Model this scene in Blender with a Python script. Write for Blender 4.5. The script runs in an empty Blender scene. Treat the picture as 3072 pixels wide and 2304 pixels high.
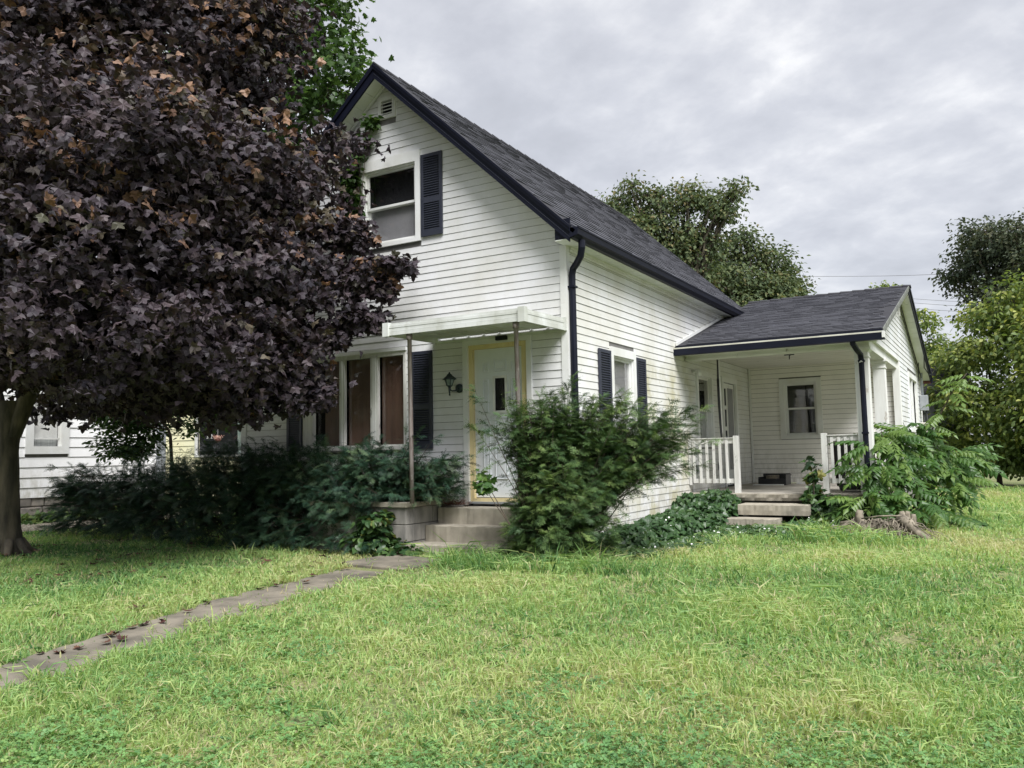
import bpy, math, random
import numpy as np
from mathutils import Vector, Matrix

random.seed(7); RNG = np.random.default_rng(11)
scene = bpy.context.scene
COL = scene.collection
PI = math.pi

# ------------------------------------------------------------------ camera, sky, sun, exposure
CAM = Vector((4.6882, -9.4143, 1.3812))
YAW, PITCH, ROLL = -0.5303, 0.0851, -0.0189
fw = Vector((math.sin(YAW)*math.cos(PITCH), math.cos(YAW)*math.cos(PITCH), math.sin(PITCH)))
rt = Vector((math.cos(YAW), -math.sin(YAW), 0)); up = rt.cross(fw)
rt2 = math.cos(ROLL)*rt + math.sin(ROLL)*up; up2 = -math.sin(ROLL)*rt + math.cos(ROLL)*up
cd = bpy.data.cameras.new('camera'); cam = bpy.data.objects.new('camera', cd); COL.objects.link(cam)
cam.matrix_world = Matrix(((rt2.x, up2.x, -fw.x, CAM.x), (rt2.y, up2.y, -fw.y, CAM.y), (rt2.z, up2.z, -fw.z, CAM.z), (0, 0, 0, 1)))
cd.sensor_width = 36; cd.lens = 2485.0854/3072*36; cd.clip_start = 0.05; cd.clip_end = 2000
scene.camera = cam
FX, FY = math.sin(YAW), math.cos(YAW)

SUN_EL, SUN_AZ = math.radians(52), math.radians(-51)   # azimuth measured from -Y towards +X
sun_dir = Vector((math.sin(-SUN_AZ)*math.cos(SUN_EL), -math.cos(SUN_AZ)*math.cos(SUN_EL), math.sin(SUN_EL)))
sd = bpy.data.lights.new('sun', 'SUN'); sd.energy = 3.2; sd.angle = math.radians(32); sd.color = (1.0, 0.985, 0.975)
sun = bpy.data.objects.new('sun', sd); COL.objects.link(sun)
sun.rotation_euler = sun_dir.to_track_quat('Z', 'Y').to_euler(); sun.location = (6, -12, 14)

world = bpy.data.worlds.new('World'); scene.world = world; world.use_nodes = True
nt = world.node_tree; nt.nodes.clear()
def N(t, kind, **kw):
    n = t.nodes.new(kind)
    for k, v in kw.items(): setattr(n, k, v)
    return n
def ramp(t, stops, src=None, interp='LINEAR'):
    r = N(t, 'ShaderNodeValToRGB'); cr = r.color_ramp; cr.interpolation = interp
    while len(cr.elements) > 1: cr.elements.remove(cr.elements[-1])
    cr.elements[0].position = stops[0][0]; cr.elements[0].color = (*stops[0][1], 1)
    for p, c in stops[1:]:
        e = cr.elements.new(p); e.color = (*c, 1)
    if src is not None: t.links.new(src, r.inputs[0])
    return r
out = N(nt, 'ShaderNodeOutputWorld'); bg = N(nt, 'ShaderNodeBackground'); bg.inputs[1].default_value = 0.12
sky = N(nt, 'ShaderNodeTexSky', sky_type='NISHITA'); sky.sun_disc = False
sky.sun_elevation = SUN_EL; sky.sun_rotation = math.radians(180)+SUN_AZ
tc = N(nt, 'ShaderNodeTexCoord'); sep = N(nt, 'ShaderNodeSeparateXYZ'); nt.links.new(tc.outputs['Generated'], sep.inputs[0])
az = N(nt, 'ShaderNodeMath', operation='MAXIMUM'); nt.links.new(sep.outputs[2], az.inputs[0]); az.inputs[1].default_value = 0.0
ad = N(nt, 'ShaderNodeMath', operation='ADD'); nt.links.new(az.outputs[0], ad.inputs[0]); ad.inputs[1].default_value = 0.30
dx = N(nt, 'ShaderNodeMath', operation='DIVIDE'); dy = N(nt, 'ShaderNodeMath', operation='DIVIDE')
nt.links.new(sep.outputs[0], dx.inputs[0]); nt.links.new(ad.outputs[0], dx.inputs[1])
nt.links.new(sep.outputs[1], dy.inputs[0]); nt.links.new(ad.outputs[0], dy.inputs[1])
cmb = N(nt, 'ShaderNodeCombineXYZ'); nt.links.new(dx.outputs[0], cmb.inputs[0]); nt.links.new(dy.outputs[0], cmb.inputs[1])
def cloudnoise(scale, detail, dist, off, rough=0.55):
    mp = N(nt, 'ShaderNodeMapping'); nt.links.new(cmb.outputs[0], mp.inputs[0]); mp.inputs['Location'].default_value = off
    mp.inputs['Rotation'].default_value = (0, 0, 0.5); mp.inputs['Scale'].default_value = (1.0, 1.1, 1)
    n = N(nt, 'ShaderNodeTexNoise'); n.inputs['Scale'].default_value = scale; n.inputs['Detail'].default_value = detail
    n.inputs['Distortion'].default_value = dist; n.inputs['Roughness'].default_value = rough
    nt.links.new(mp.outputs[0], n.inputs['Vector']); return n
n1 = cloudnoise(1.5, 6, 0.1, (3.1, 1.7, 0)); n2 = cloudnoise(6.0, 7, 0.15, (7.3, 2.2, 0), 0.56)
mx = N(nt, 'ShaderNodeMix', data_type='FLOAT'); mx.inputs[0].default_value = 0.56
nt.links.new(n1.outputs[0], mx.inputs[2]); nt.links.new(n2.outputs[0], mx.inputs[3])
K = 1/0.12
def kc(c): return tuple(v*K*0.1 for v in c)      # ramp holds a tenth, multiplied back below
cr = ramp(nt, [(0.32, kc((.285, .292, .316))), (0.43, kc((.316, .323, .350))), (0.51, kc((.355, .362, .388))), (0.58, kc((.41, .415, .435))), (0.68, kc((.53, .53, .535)))], mx.outputs[0])
mul = N(nt, 'ShaderNodeVectorMath', operation='SCALE'); mul.inputs['Scale'].default_value = 10.0
nt.links.new(cr.outputs[0], mul.inputs[0])
mm = N(nt, 'ShaderNodeMix', data_type='RGBA'); mm.inputs[0].default_value = 0.93
nt.links.new(sky.outputs[0], mm.inputs[6]); nt.links.new(mul.outputs[0], mm.inputs[7])
nt.links.new(mm.outputs[2], bg.inputs[0]); nt.links.new(bg.outputs[0], out.inputs[0])
scene.view_settings.view_transform = 'Standard'; scene.view_settings.look = 'None'
scene.view_settings.exposure = 1.0; scene.view_settings.gamma = 1.0
scene.render.engine = 'CYCLES'; scene.cycles.max_bounces = 12; scene.cycles.diffuse_bounces = 7; scene.cycles.transparent_max_bounces = 12

# ------------------------------------------------------------------ materials
def newmat(name):
    m = bpy.data.materials.new(name); m.use_nodes = True; t = m.node_tree; t.nodes.clear()
    o = N(t, 'ShaderNodeOutputMaterial'); p = N(t, 'ShaderNodeBsdfPrincipled'); t.links.new(p.outputs[0], o.inputs[0])
    return m, t, p, o
def noise(t, scale, detail=4, vec=None, rough=0.55, sc=None):
    g = N(t, 'ShaderNodeNewGeometry'); src = g.outputs['Position']
    if sc:
        mp = N(t, 'ShaderNodeMapping'); t.links.new(src, mp.inputs[0]); mp.inputs['Scale'].default_value = sc; src = mp.outputs[0]
    n = N(t, 'ShaderNodeTexNoise'); n.inputs['Scale'].default_value = scale; n.inputs['Detail'].default_value = detail
    n.inputs['Roughness'].default_value = rough; t.links.new(src, n.inputs['Vector']); return n
def mixc(t, a, b, fac, mode='MIX'):
    m = N(t, 'ShaderNodeMix', data_type='RGBA', blend_type=mode)
    for s, i in ((a, 6), (b, 7)):
        if isinstance(s, tuple): m.inputs[i].default_value = (*s, 1)
        else: t.links.new(s, m.inputs[i])
    if isinstance(fac, (int, float)): m.inputs[0].default_value = fac
    else: t.links.new(fac, m.inputs[0])
    return m.outputs[2]
def bump(t, p, src, strength=0.3, dist=0.01):
    b = N(t, 'ShaderNodeBump'); b.inputs['Strength'].default_value = strength; b.inputs['Distance'].default_value = dist
    t.links.new(src, b.inputs['Height']); t.links.new(b.outputs[0], p.inputs['Normal'])
def basic(name, c1, c2=None, scale=6, rough=0.6, metal=0, sc=None, lo=0.38, hi=0.62, bmp=0, dist=0.005, objrand=0, detail=5):
    m, t, p, o = newmat(name); p.inputs['Roughness'].default_value = rough; p.inputs['Metallic'].default_value = metal
    if c2 is None: c2 = tuple(v*0.82 for v in c1)
    n = noise(t, scale, detail, sc=sc); r = ramp(t, [(lo, c1), (hi, c2)], n.outputs[0]); col = r.outputs[0]
    if objrand:
        oi = N(t, 'ShaderNodeObjectInfo'); rr = ramp(t, [(0, (1-objrand,)*3), (1, (1+objrand*0.4,)*3)], oi.outputs['Random'])
        col = mixc(t, col, rr.outputs[0], 1.0, 'MULTIPLY')
    t.links.new(col, p.inputs['Base Color'])
    if bmp: bump(t, p, n.outputs[0], bmp, dist)
    return m
def tint_attr(t):
    a = N(t, 'ShaderNodeAttribute'); a.attribute_name = 'tint'; return a.outputs['Fac']
def leafmat(name, stops, trans=0.35, rough=0.5, spec=0.35, transtint=(1.0, 1.0, 0.6)):
    m, t, p, o = newmat(name); r = ramp(t, stops, tint_attr(t))
    nn = noise(t, 30, 2); c = mixc(t, r.outputs[0], ramp(t, [(0.3, (.72, .72, .72)), (0.7, (1.1, 1.1, 1.1))], nn.outputs[0]).outputs[0], 1.0, 'MULTIPLY')
    t.links.new(c, p.inputs['Base Color']); p.inputs['Roughness'].default_value = rough
    p.inputs['Specular IOR Level'].default_value = spec
    tr = N(t, 'ShaderNodeBsdfTranslucent'); c2 = mixc(t, c, transtint, 1.0, 'MULTIPLY')
    g = mixc(t, c2, (1.6, 1.6, 1.6), 1.0, 'MULTIPLY'); t.links.new(g, tr.inputs[0])
    ms = N(t, 'ShaderNodeMixShader'); ms.inputs[0].default_value = trans
    t.links.new(p.outputs[0], ms.inputs[1]); t.links.new(tr.outputs[0], ms.inputs[2]); t.links.new(ms.outputs[0], o.inputs[0])
    return m
def sidingmat(name, base, dirt, algae=0.0, streak=0.5):
    m, t, p, o = newmat(name)
    n = noise(t, 1.1, 6, rough=0.6); s = noise(t, 5.0, 4, sc=(1, 1, 0.22)); f = noise(t, 22, 4)
    c = mixc(t, base, dirt, ramp(t, [(0.40, (0, 0, 0)), (0.68, (1, 1, 1))], n.outputs[0]).outputs[0])
    c = mixc(t, c, dirt, ramp(t, [(0.50, (0, 0, 0)), (0.80, (streak,)*3)], s.outputs[0]).outputs[0])
    c = mixc(t, c, (dirt[0]*.75, dirt[1]*.75, dirt[2]*.7), ramp(t, [(0.62, (0, 0, 0)), (0.8, (.5, .5, .5))], f.outputs[0]).outputs[0])
    g0 = N(t, 'ShaderNodeNewGeometry'); s0 = N(t, 'ShaderNodeSeparateXYZ'); t.links.new(g0.outputs['Position'], s0.inputs[0]); r0 = N(t, 'ShaderNodeMapRange'); r0.inputs[1].default_value = 1.5; r0.inputs[2].default_value = .45; t.links.new(s0.outputs[2], r0.inputs[0])
    sp_ = noise(t, 7, 5, sc=(1, 1, .5), rough=.7); k0 = mixc(t, ramp(t, [(0.42, (0, 0, 0)), (0.62, (.8, .8, .8))], sp_.outputs[0]).outputs[0], r0.outputs[0], 1.0, 'MULTIPLY'); c = mixc(t, c, (.40, .38, .30), k0)
    if algae:
        a = noise(t, 1.7, 6, rough=0.65); g = N(t, 'ShaderNodeNewGeometry'); sx = N(t, 'ShaderNodeSeparateXYZ'); t.links.new(g.outputs['Position'], sx.inputs[0])
        my = ramp(t, [(0.0, (0, 0, 0)), (0.35, (1, 1, 1)), (0.85, (1, 1, 1)), (1.0, (0, 0, 0))], None)
        mr = N(t, 'ShaderNodeMapRange'); mr.inputs[1].default_value = 1.5; mr.inputs[2].default_value = 5.2; t.links.new(sx.outputs[1], mr.inputs[0]); t.links.new(mr.outputs[0], my.inputs[0])
        mz = N(t, 'ShaderNodeMapRange'); mz.inputs[1].default_value = 3.1; mz.inputs[2].default_value = 2.5; t.links.new(sx.outputs[2], mz.inputs[0])
        am = ramp(t, [(0.47, (0, 0, 0)), (0.62, (algae,)*3)], a.outputs[0])
        k = mixc(t, am.outputs[0], my.outputs[0], 1.0, 'MULTIPLY'); k = mixc(t, k, mz.outputs[0], 1.0, 'MULTIPLY')
        c = mixc(t, c, (.42, .40, .25), k)
    t.links.new(c, p.inputs['Base Color']); p.inputs['Roughness'].default_value = 0.55; p.inputs['Specular IOR Level'].default_value = 0.3
    bump(t, p, f.outputs[0], 0.08, 0.003); return m
def woodmat(name, c1, c2, scale=(14, 14, 1.2), rough=0.7, peel=None, thr=0.55, bmp=0.3):
    m, t, p, o = newmat(name); n = noise(t, 1.0, 6, sc=scale, rough=0.65); r = ramp(t, [(0.35, c1), (0.65, c2)], n.outputs[0]); c = r.outputs[0]
    if peel:
        q = noise(t, 9, 6, sc=(1, 1, 0.35), rough=0.7); c = mixc(t, c, peel, ramp(t, [(thr, (0, 0, 0)), (thr+.05, (1, 1, 1))], q.outputs[0]).outputs[0])
    t.links.new(c, p.inputs['Base Color']); p.inputs['Roughness'].default_value = rough; bump(t, p, n.outputs[0], bmp, 0.006); return m
def glassmat(name='window_glass', tint=(1, 1, 1), dark=0.0):
    m = bpy.data.materials.new(name); m.use_nodes = True; t = m.node_tree; t.nodes.clear()
    o = N(t, 'ShaderNodeOutputMaterial'); tr = N(t, 'ShaderNodeBsdfTransparent'); gl = N(t, 'ShaderNodeBsdfGlossy'); gl.inputs['Roughness'].default_value = 0.03
    tr.inputs[0].default_value = (*tint, 1); lw = N(t, 'ShaderNodeLayerWeight'); lw.inputs[0].default_value = 0.5; fr = N(t, 'ShaderNodeMath', operation='POWER'); t.links.new(lw.outputs['Facing'], fr.inputs[0]); fr.inputs[1].default_value = 4.0
    ad = N(t, 'ShaderNodeMath', operation='MULTIPLY_ADD'); t.links.new(fr.outputs[0], ad.inputs[0]); ad.inputs[1].default_value = 0.92; ad.inputs[2].default_value = 0.05
    nz = noise(t, 1.5, 2); b = N(t, 'ShaderNodeBump'); b.inputs['Strength'].default_value = 0.05; b.inputs['Distance'].default_value = 0.02
    t.links.new(nz.outputs[0], b.inputs['Height']); t.links.new(b.outputs[0], gl.inputs['Normal'])
    mz = N(t, 'ShaderNodeMixShader'); t.links.new(ad.outputs[0], mz.inputs[0]); t.links.new(tr.outputs[0], mz.inputs[1]); t.links.new(gl.outputs[0], mz.inputs[2]); t.links.new(mz.outputs[0], o.inputs[0])
    return m

M = {}
M['siding'] = sidingmat('white_vinyl_siding', (.69, .695, .71), (.57, .57, .54), 0)
M['siding_side'] = sidingmat('white_vinyl_siding_side', (.68, .685, .685), (.57, .56, .50), 0.8)
M['siding_porch_lit'] = sidingmat('porch_siding_lit', (.85, .83, .80), (.74, .725, .68), 0)  # lightened copy of the siding; its colour offsets the shade under the porch roof
M['siding_gable'] = sidingmat('wing_siding', (.68, .70, .72), (.56, .56, .54), 0)
M['shadow_sheath'] = basic('shadow_gap_backing', (.16, .155, .15), rough=0.9)  # wall backing coloured dark so gaps between siding courses read as shadow lines
M['trim'] = sidingmat('white_trim', (.72, .73, .73), (.60, .60, .56), 0, 0.7)
M['soffit'] = sidingmat('soffit_vinyl', (.72, .74, .70), (.58, .60, .52), 0)
M['jamb'] = woodmat('cream_jamb', (.70, .60, .33), (.64, .52, .28), peel=(.5, .48, .40), thr=0.66)
M['oldwood'] = woodmat('weathered_white_paint', (.66, .66, .63), (.50, .49, .46), scale=(18, 18, 1.6), peel=(.27, .26, .25), thr=0.60)
M['porchpaint'] = woodmat('porch_white_paint', (.74, .75, .73), (.66, .66, .63), scale=(10, 10, 2), peel=(.48, .45, .40), thr=0.64)
M['ceiling'] = woodmat('porch_ceiling_board', (.72, .71, .67), (.56, .55, .50), scale=(1.5, 8, 8), peel=(.16, .15, .13), thr=0.64)
M['beam'] = woodmat('porch_beam_paint', (.66, .67, .62), (.55, .56, .50), scale=(2, 12, 12), peel=(.34, .33, .28), thr=0.62)
M['door'] = basic('steel_door_white', (.70, .73, .76), (.64, .66, .68), 2, 0.4)
M['navy'] = basic('navy_aluminium', (.004, .0052, .013), (.006, .0075, .017), 3, 0.5)
M['navy'].node_tree.nodes['Principled BSDF'].inputs['Specular IOR Level'].default_value = 0.22
M['shutter'] = basic('dark_navy_vinyl', (.024, .028, .044), (.032, .036, .052), 5, 0.5)
M['awning'] = sidingmat('aged_white_aluminium', (.68, .70, .69), (.42, .43, .38), 0, 0.9)
M['post'] = woodmat('rusty_peeling_pipe', (.13, .095, .085), (.24, .22, .21), scale=(40, 40, 5), peel=(.34, .32, .29), thr=0.62, rough=0.75)
M['glass'] = glassmat()
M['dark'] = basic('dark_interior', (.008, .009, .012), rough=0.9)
M['greyshade'] = basic('grey_window_shade', (.26, .26, .27), (.21, .21, .22), 2, 0.8)
M['curtain'] = basic('pale_curtain', (.42, .44, .43), (.30, .31, .31), 14, 0.9, sc=(1, 3, .05))
M['plywood'] = woodmat('brown_board', (.155, .088, .064), (.095, .056, .043), scale=(7, 7, .8), bmp=0.1, rough=0.45)
M['concrete'] = basic('weathered_concrete', (.38, .345, .28), (.22, .20, .16), 3.5, 0.9, bmp=0.35, dist=0.01, detail=9, lo=.35, hi=.68)
M['concrete2'] = basic('stained_concrete_block', (.30, .285, .26), (.13, .125, .115), 4, 0.9, bmp=0.4, dist=0.01, detail=9, sc=(1, 1, .35))
M['pathmat'] = basic('old_path_concrete', (.21, .185, .145), (.10, .09, .07), 3, 0.95, bmp=0.5, dist=0.012, detail=10)
M['porchfloor'] = basic('porch_floor', (.42, .39, .34), (.25, .23, .20), 2.5, 0.8, bmp=0.1, detail=8)
M['black'] = basic('black_plastic', (.012, .013, .016), (.02, .02, .024), 6, 0.4)
M['brownbin'] = basic('dark_brown_plastic', (.03, .02, .018), (.045, .03, .025), 6, 0.5)
M['lampblack'] = basic('dark_green_cast_metal', (.012, .022, .026), (.02, .035, .038), 12, 0.45)
M['frost'] = basic('cloudy_lantern_glass', (.22, .27, .26), (.12, .16, .16), 14, 0.25)
M['greymetal'] = basic('grey_metal', (.36, .38, .40), (.28, .30, .32), 6, 0.45, metal=0.3)
M['beige'] = basic('beige_plastic', (.55, .53, .46), rough=0.6)
M['wire'] = basic('weathered_grey_wire', (.22, .22, .24), rough=0.6)
M['cable'] = basic('dark_cable', (.02, .02, .022), rough=0.6)
M['rust'] = basic('rust_red_needles', (.16, .05, .028), (.09, .035, .022), 20, 0.9)
M['bark'] = basic('maple_bark', (.115, .098, .070), (.038, .034, .026), 7, 0.95, sc=(1, 1, .25), bmp=0.9, dist=0.03, detail=9)
M['bark2'] = basic('twig_bark', (.09, .07, .05), (.05, .04, .03), 12, 0.9, bmp=0.4)
M['deadwood'] = basic('dead_wood', (.27, .235, .18), (.10, .085, .065), 9, 0.9, bmp=0.6, dist=0.01, detail=7)
M['yellow_siding'] = sidingmat('yellow_siding', (.86, .83, .58), (.80, .76, .50), 0)
M['siding_far'] = sidingmat('bright_white_siding', (.86, .86, .87), (.80, .80, .80), 0)
M['mint'] = basic('mint_curtain', (.42, .52, .47), (.34, .43, .40), 10, 0.9)
M['stone'] = basic('foundation_stone', (.26, .23, .20), (.14, .13, .12), 4, 0.95, bmp=0.6, dist=0.02, objrand=0.35, detail=7)
M['pink'] = basic('pink_flowers', (.62, .30, .24), (.7, .5, .4), 20, 0.8)
M['white'] = basic('plain_white', (.78, .78, .76), rough=0.6)
M['rakegrey'] = basic('weathered_rake_board', (.20, .21, .19), (.11, .115, .105), 8, 0.7)
M['cream'] = basic('cream_strip', (.56, .55, .48), (.46, .45, .38), 4, 0.6)
M['redwood'] = basic('red_brown_board', (.16, .06, .05), rough=0.8)
M['grayshingle'] = basic('far_grey_siding', (.22, .23, .25), (.15, .16, .18), 3, 0.9)

def shinglemat():
    m, t, p, o = newmat('charcoal_shingle'); n = noise(t, 55, 3); g = noise(t, 0.8, 3)
    r = ramp(t, [(0.0, (.042, .043, .052)), (0.5, (.056, .057, .069)), (1.0, (.072, .073, .088))], tint_attr(t))
    c = mixc(t, r.outputs[0], ramp(t, [(0.3, (.6, .6, .6)), (0.7, (1.35, 1.35, 1.35))], n.outputs[0]).outputs[0], 1.0, 'MULTIPLY')
    c = mixc(t, c, ramp(t, [(0.3, (.85, .85, .85)), (0.7, (1.12, 1.12, 1.12))], g.outputs[0]).outputs[0], 1.0, 'MULTIPLY')
    t.links.new(c, p.inputs['Base Color']); p.inputs['Roughness'].default_value = 0.85; bump(t, p, n.outputs[0], 0.5, 0.003); return m
M['shingle'] = shinglemat()
M['shinglebase'] = basic('shingle_underlay', (.030, .030, .036), rough=0.95)

def groundmat():
    m, t, p, o = newmat('lawn_soil'); n = noise(t, 1.3, 6); f = noise(t, 40, 4)
    c = ramp(t, [(0.30, (.12, .155, .055)), (0.5, (.18, .205, .08)), (0.7, (.26, .24, .125))], n.outputs[0]).outputs[0]
    c = mixc(t, c, ramp(t, [(0.3, (.5, .5, .5)), (0.7, (1.4, 1.4, 1.4))], f.outputs[0]).outputs[0], 1.0, 'MULTIPLY')
    t.links.new(c, p.inputs['Base Color']); p.inputs['Roughness'].default_value = 1.0; bump(t, p, f.outputs[0], 0.8, 0.03); return m
M['ground'] = groundmat()
M['gravel'] = basic('gravel', (.42, .38, .31), (.22, .20, .15), 18, 0.95, bmp=1.0, dist=0.03, detail=6)

M['grass'] = leafmat('grass_blades', [(0.0, (.50, .43, .29)), (0.10, (.49, .48, .27)), (0.25, (.42, .50, .20)), (0.55, (.28, .43, .15)), (0.8, (.15, .29, .10)), (1.0, (.055, .14, .05))], 0.40, 0.55, 0.3)
M['clover'] = leafmat('clover_leaves', [(0.0, (.30, .40, .12)), (0.5, (.17, .33, .11)), (1.0, (.09, .21, .08))], 0.3, 0.5, 0.3)
M['maple'] = leafmat('purple_maple_leaves', [(0.0, (.020, .018, .025)), (0.45, (.045, .034, .043)), (0.70, (.075, .055, .062)), (0.82, (.07, .070, .046)), (0.90, (.15, .085, .060)), (1.0, (.30, .18, .115))], 0.10, 0.55, 0.32, (1, .8, .5))
M['green'] = leafmat('green_tree_leaves', [(0.0, (.030, .060, .018)), (0.5, (.050, .105, .026)), (1.0, (.10, .17, .038))], 0.35)
M['fargreen'] = leafmat('far_tree_leaves', [(0.0, (.065, .095, .052)), (0.4, (.11, .150, .075)), (0.75, (.16, .19, .09)), (1.0, (.24, .20, .10))], 0.28, 0.7, 0.2)
M['fardark'] = leafmat('far_dark_leaves', [(0.0, (.045, .065, .045)), (0.5, (.078, .100, .060)), (1.0, (.13, .135, .085))], 0.22, 0.7, 0.2)
M['hedge'] = leafmat('bright_shrub_leaves', [(0.0, (.07, .115, .035)), (0.4, (.14, .20, .055)), (0.75, (.25, .31, .085)), (1.0, (.40, .43, .13))], 0.35)
M['yew'] = leafmat('yew_needles', [(0.0, (.026, .062, .026)), (0.5, (.065, .125, .046)), (0.85, (.125, .20, .066)), (1.0, (.19, .27, .085))], 0.12, 0.5, 0.3)
M['yewdark'] = leafmat('dark_yew_needles', [(0.0, (.012, .034, .024)), (0.5, (.029, .070, .043)), (0.9, (.060, .115, .060)), (1.0, (.10, .15, .075))], 0.10, 0.5, 0.3)
M['ail'] = leafmat('compound_leaf_green', [(0.0, (.040, .105, .028)), (0.5, (.080, .165, .038)), (1.0, (.19, .28, .07))], 0.35, 0.4, 0.4)
M['ivy'] = leafmat('ivy_leaves', [(0.0, (.022, .055, .022)), (0.5, (.048, .105, .034)), (0.85, (.10, .17, .05)), (0.95, (.16, .19, .05)), (1.0, (.24, .23, .07))], 0.22, 0.4, 0.45)
M['fallen'] = leafmat('fallen_leaf', [(0.0, (.030, .016, .016)), (0.5, (.075, .030, .025)), (0.9, (.14, .075, .045)), (1.0, (.32, .22, .04))], 0.1, 0.6, 0.3)
# ------------------------------------------------------------------ mesh helpers
def gz(x, y):
    s = (x-CAM.x)*FX + (y-CAM.y)*FY
    t = min(max(s/9.0, 0), 1); t = t*t*(3-2*t)
    return -0.12 + 0.27*t
def gzv(x, y):
    s = (x-CAM.x)*FX + (y-CAM.y)*FY; t = np.clip(s/9.0, 0, 1); t = t*t*(3-2*t); return -0.12 + 0.27*t

class MB:
    def __init__(s): s.v = []; s.f = []
    def poly(s, pts):
        b = len(s.v); s.v += [tuple(p) for p in pts]; s.f.append(tuple(range(b, b+len(pts))))
    def hexa(s, p):      # 8 points: bottom 4, top 4
        b = len(s.v); s.v += [tuple(q) for q in p]
        for f in ((0, 3, 2, 1), (4, 5, 6, 7), (0, 1, 5, 4), (1, 2, 6, 5), (2, 3, 7, 6), (3, 0, 4, 7)): s.f.append(tuple(b+i for i in f))
    def box(s, x0, x1, y0, y1, z0, z1):
        s.hexa([(x0, y0, z0), (x1, y0, z0), (x1, y1, z0), (x0, y1, z0), (x0, y0, z1), (x1, y0, z1), (x1, y1, z1), (x0, y1, z1)])
    def tube(s, pts, rad, n=8, cap=True, squash=None):
        pts = [Vector(p) for p in pts]; rings = []
        if not isinstance(rad, (list, tuple)): rad = [rad]*len(pts)
        prev = None
        for i, p in enumerate(pts):
            d = (pts[min(i+1, len(pts)-1)] - pts[max(i-1, 0)]).normalized()
            if prev is None:
                a = Vector((0, 0, 1)) if abs(d.z) < 0.9 else Vector((1, 0, 0)); u = d.cross(a).normalized()
            else: u = (prev - d*prev.dot(d)).normalized()
            prev = u; w = d.cross(u); b = len(s.v)
            for k in range(n):
                an = 2*PI*k/n; s.v.append(tuple(p + (u*math.cos(an)+w*math.sin(an))*rad[i]))
            rings.append(b)
        for i in range(len(rings)-1):
            for k in range(n): s.f.append((rings[i]+k, rings[i]+(k+1) % n, rings[i+1]+(k+1) % n, rings[i+1]+k))
        if cap:
            s.f.append(tuple(rings[0]+k for k in reversed(range(n)))); s.f.append(tuple(rings[-1]+k for k in range(n)))
    def mesh(s, name, smooth=False):
        me = bpy.data.meshes.new(name); me.from_pydata(s.v, [], s.f); me.update()
        if smooth: me.polygons.foreach_set('use_smooth', [True]*len(me.polygons))
        return me
    def build(s, name, mat, parent=None, smooth=False, bevel=0):
        o = bpy.data.objects.new(name, s.mesh(name, smooth)); COL.objects.link(o)
        if mat is not None: o.data.materials.append(mat)
        if parent is not None: o.parent = parent
        if bevel:
            b = o.modifiers.new('bevel', 'BEVEL'); b.width = bevel; b.segments = 2; b.limit_method = 'ANGLE'
        return o
def tag(o, label=None, cat=None, group=None, kind=None):
    if label: o['label'] = label
    if cat: o['category'] = cat
    if group: o['group'] = group
    if kind: o['kind'] = kind
    return o
def empty(name, loc=(0, 0, 0), label=None, cat=None, group=None):
    o = bpy.data.objects.new(name, None); COL.objects.link(o); o.location = loc; o.empty_display_size = 0.2
    return tag(o, label, cat, group)
def boxo(name, b, mat, parent=None, bevel=0):
    m = MB(); m.box(*b); return m.build(name, mat, parent, bevel=bevel)
def rebase(parent, *objs):      # mesh written in world coordinates, parent not at the origin
    for o in objs: o.location = -parent.location

def npmesh(name, V, F, mat, parent=None, tint=None, smooth=False):
    """V (n,3), F (m,k) faces of equal size"""
    me = bpy.data.meshes.new(name); nv, nf, k = len(V), len(F), F.shape[1]
    me.vertices.add(nv); me.vertices.foreach_set('co', np.ascontiguousarray(V, np.float32).ravel())
    me.loops.add(nf*k); me.loops.foreach_set('vertex_index', np.ascontiguousarray(F, np.int32).ravel())
    me.polygons.add(nf); me.polygons.foreach_set('loop_start', np.arange(0, nf*k, k, dtype=np.int32))
    try: me.polygons.foreach_set('loop_total', np.full(nf, k, np.int32))
    except Exception: pass
    me.polygons.foreach_set('use_smooth', np.full(nf, smooth))
    me.update(calc_edges=True)
    if tint is not None:
        a = me.attributes.new('tint', 'FLOAT', 'POINT'); a.data.foreach_set('value', np.ascontiguousarray(tint, np.float32))
    me.materials.append(mat)
    o = bpy.data.objects.new(name, me); COL.objects.link(o)
    if parent is not None: o.parent = parent
    return o
def norm(a): return a/np.maximum(np.linalg.norm(a, axis=-1, keepdims=True), 1e-9)
def basis(nrm, tip):
    z = norm(nrm); y = tip - (tip*z).sum(-1, keepdims=True)*z; y = norm(y); x = np.cross(y, z)
    return np.stack([x, y, z], axis=2)       # columns
def scatter_arrays(TV, TF, P, R, S, tint):
    n = len(P); V = np.einsum('nij,kj->nki', R, TV)*S[:, None, None] + P[:, None, :]
    F = TF[None, :, :] + (np.arange(n)*len(TV))[:, None, None]
    return V.reshape(-1, 3), F.reshape(-1, TF.shape[1]), np.repeat(tint, len(TV))
def scatter(name, T, P, R, S, tint, mat, parent=None):
    V, F, t = scatter_arrays(T[0], T[1], P, R, S, tint)
    if parent is not None: V = V - np.array(parent.location)
    return npmesh(name, V, F, mat, parent, t)
def fan(outline, z=None):
    v = [(0, 0.38, 0)] + [(x, y, 0) for x, y in outline]; v = np.array(v, float)
    if z: v[:, 2] = z(v[:, 0], v[:, 1])
    n = len(outline); f = np.array([(0, 1+i, 1+(i+1) % n) for i in range(n)])
    return v, f
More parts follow.
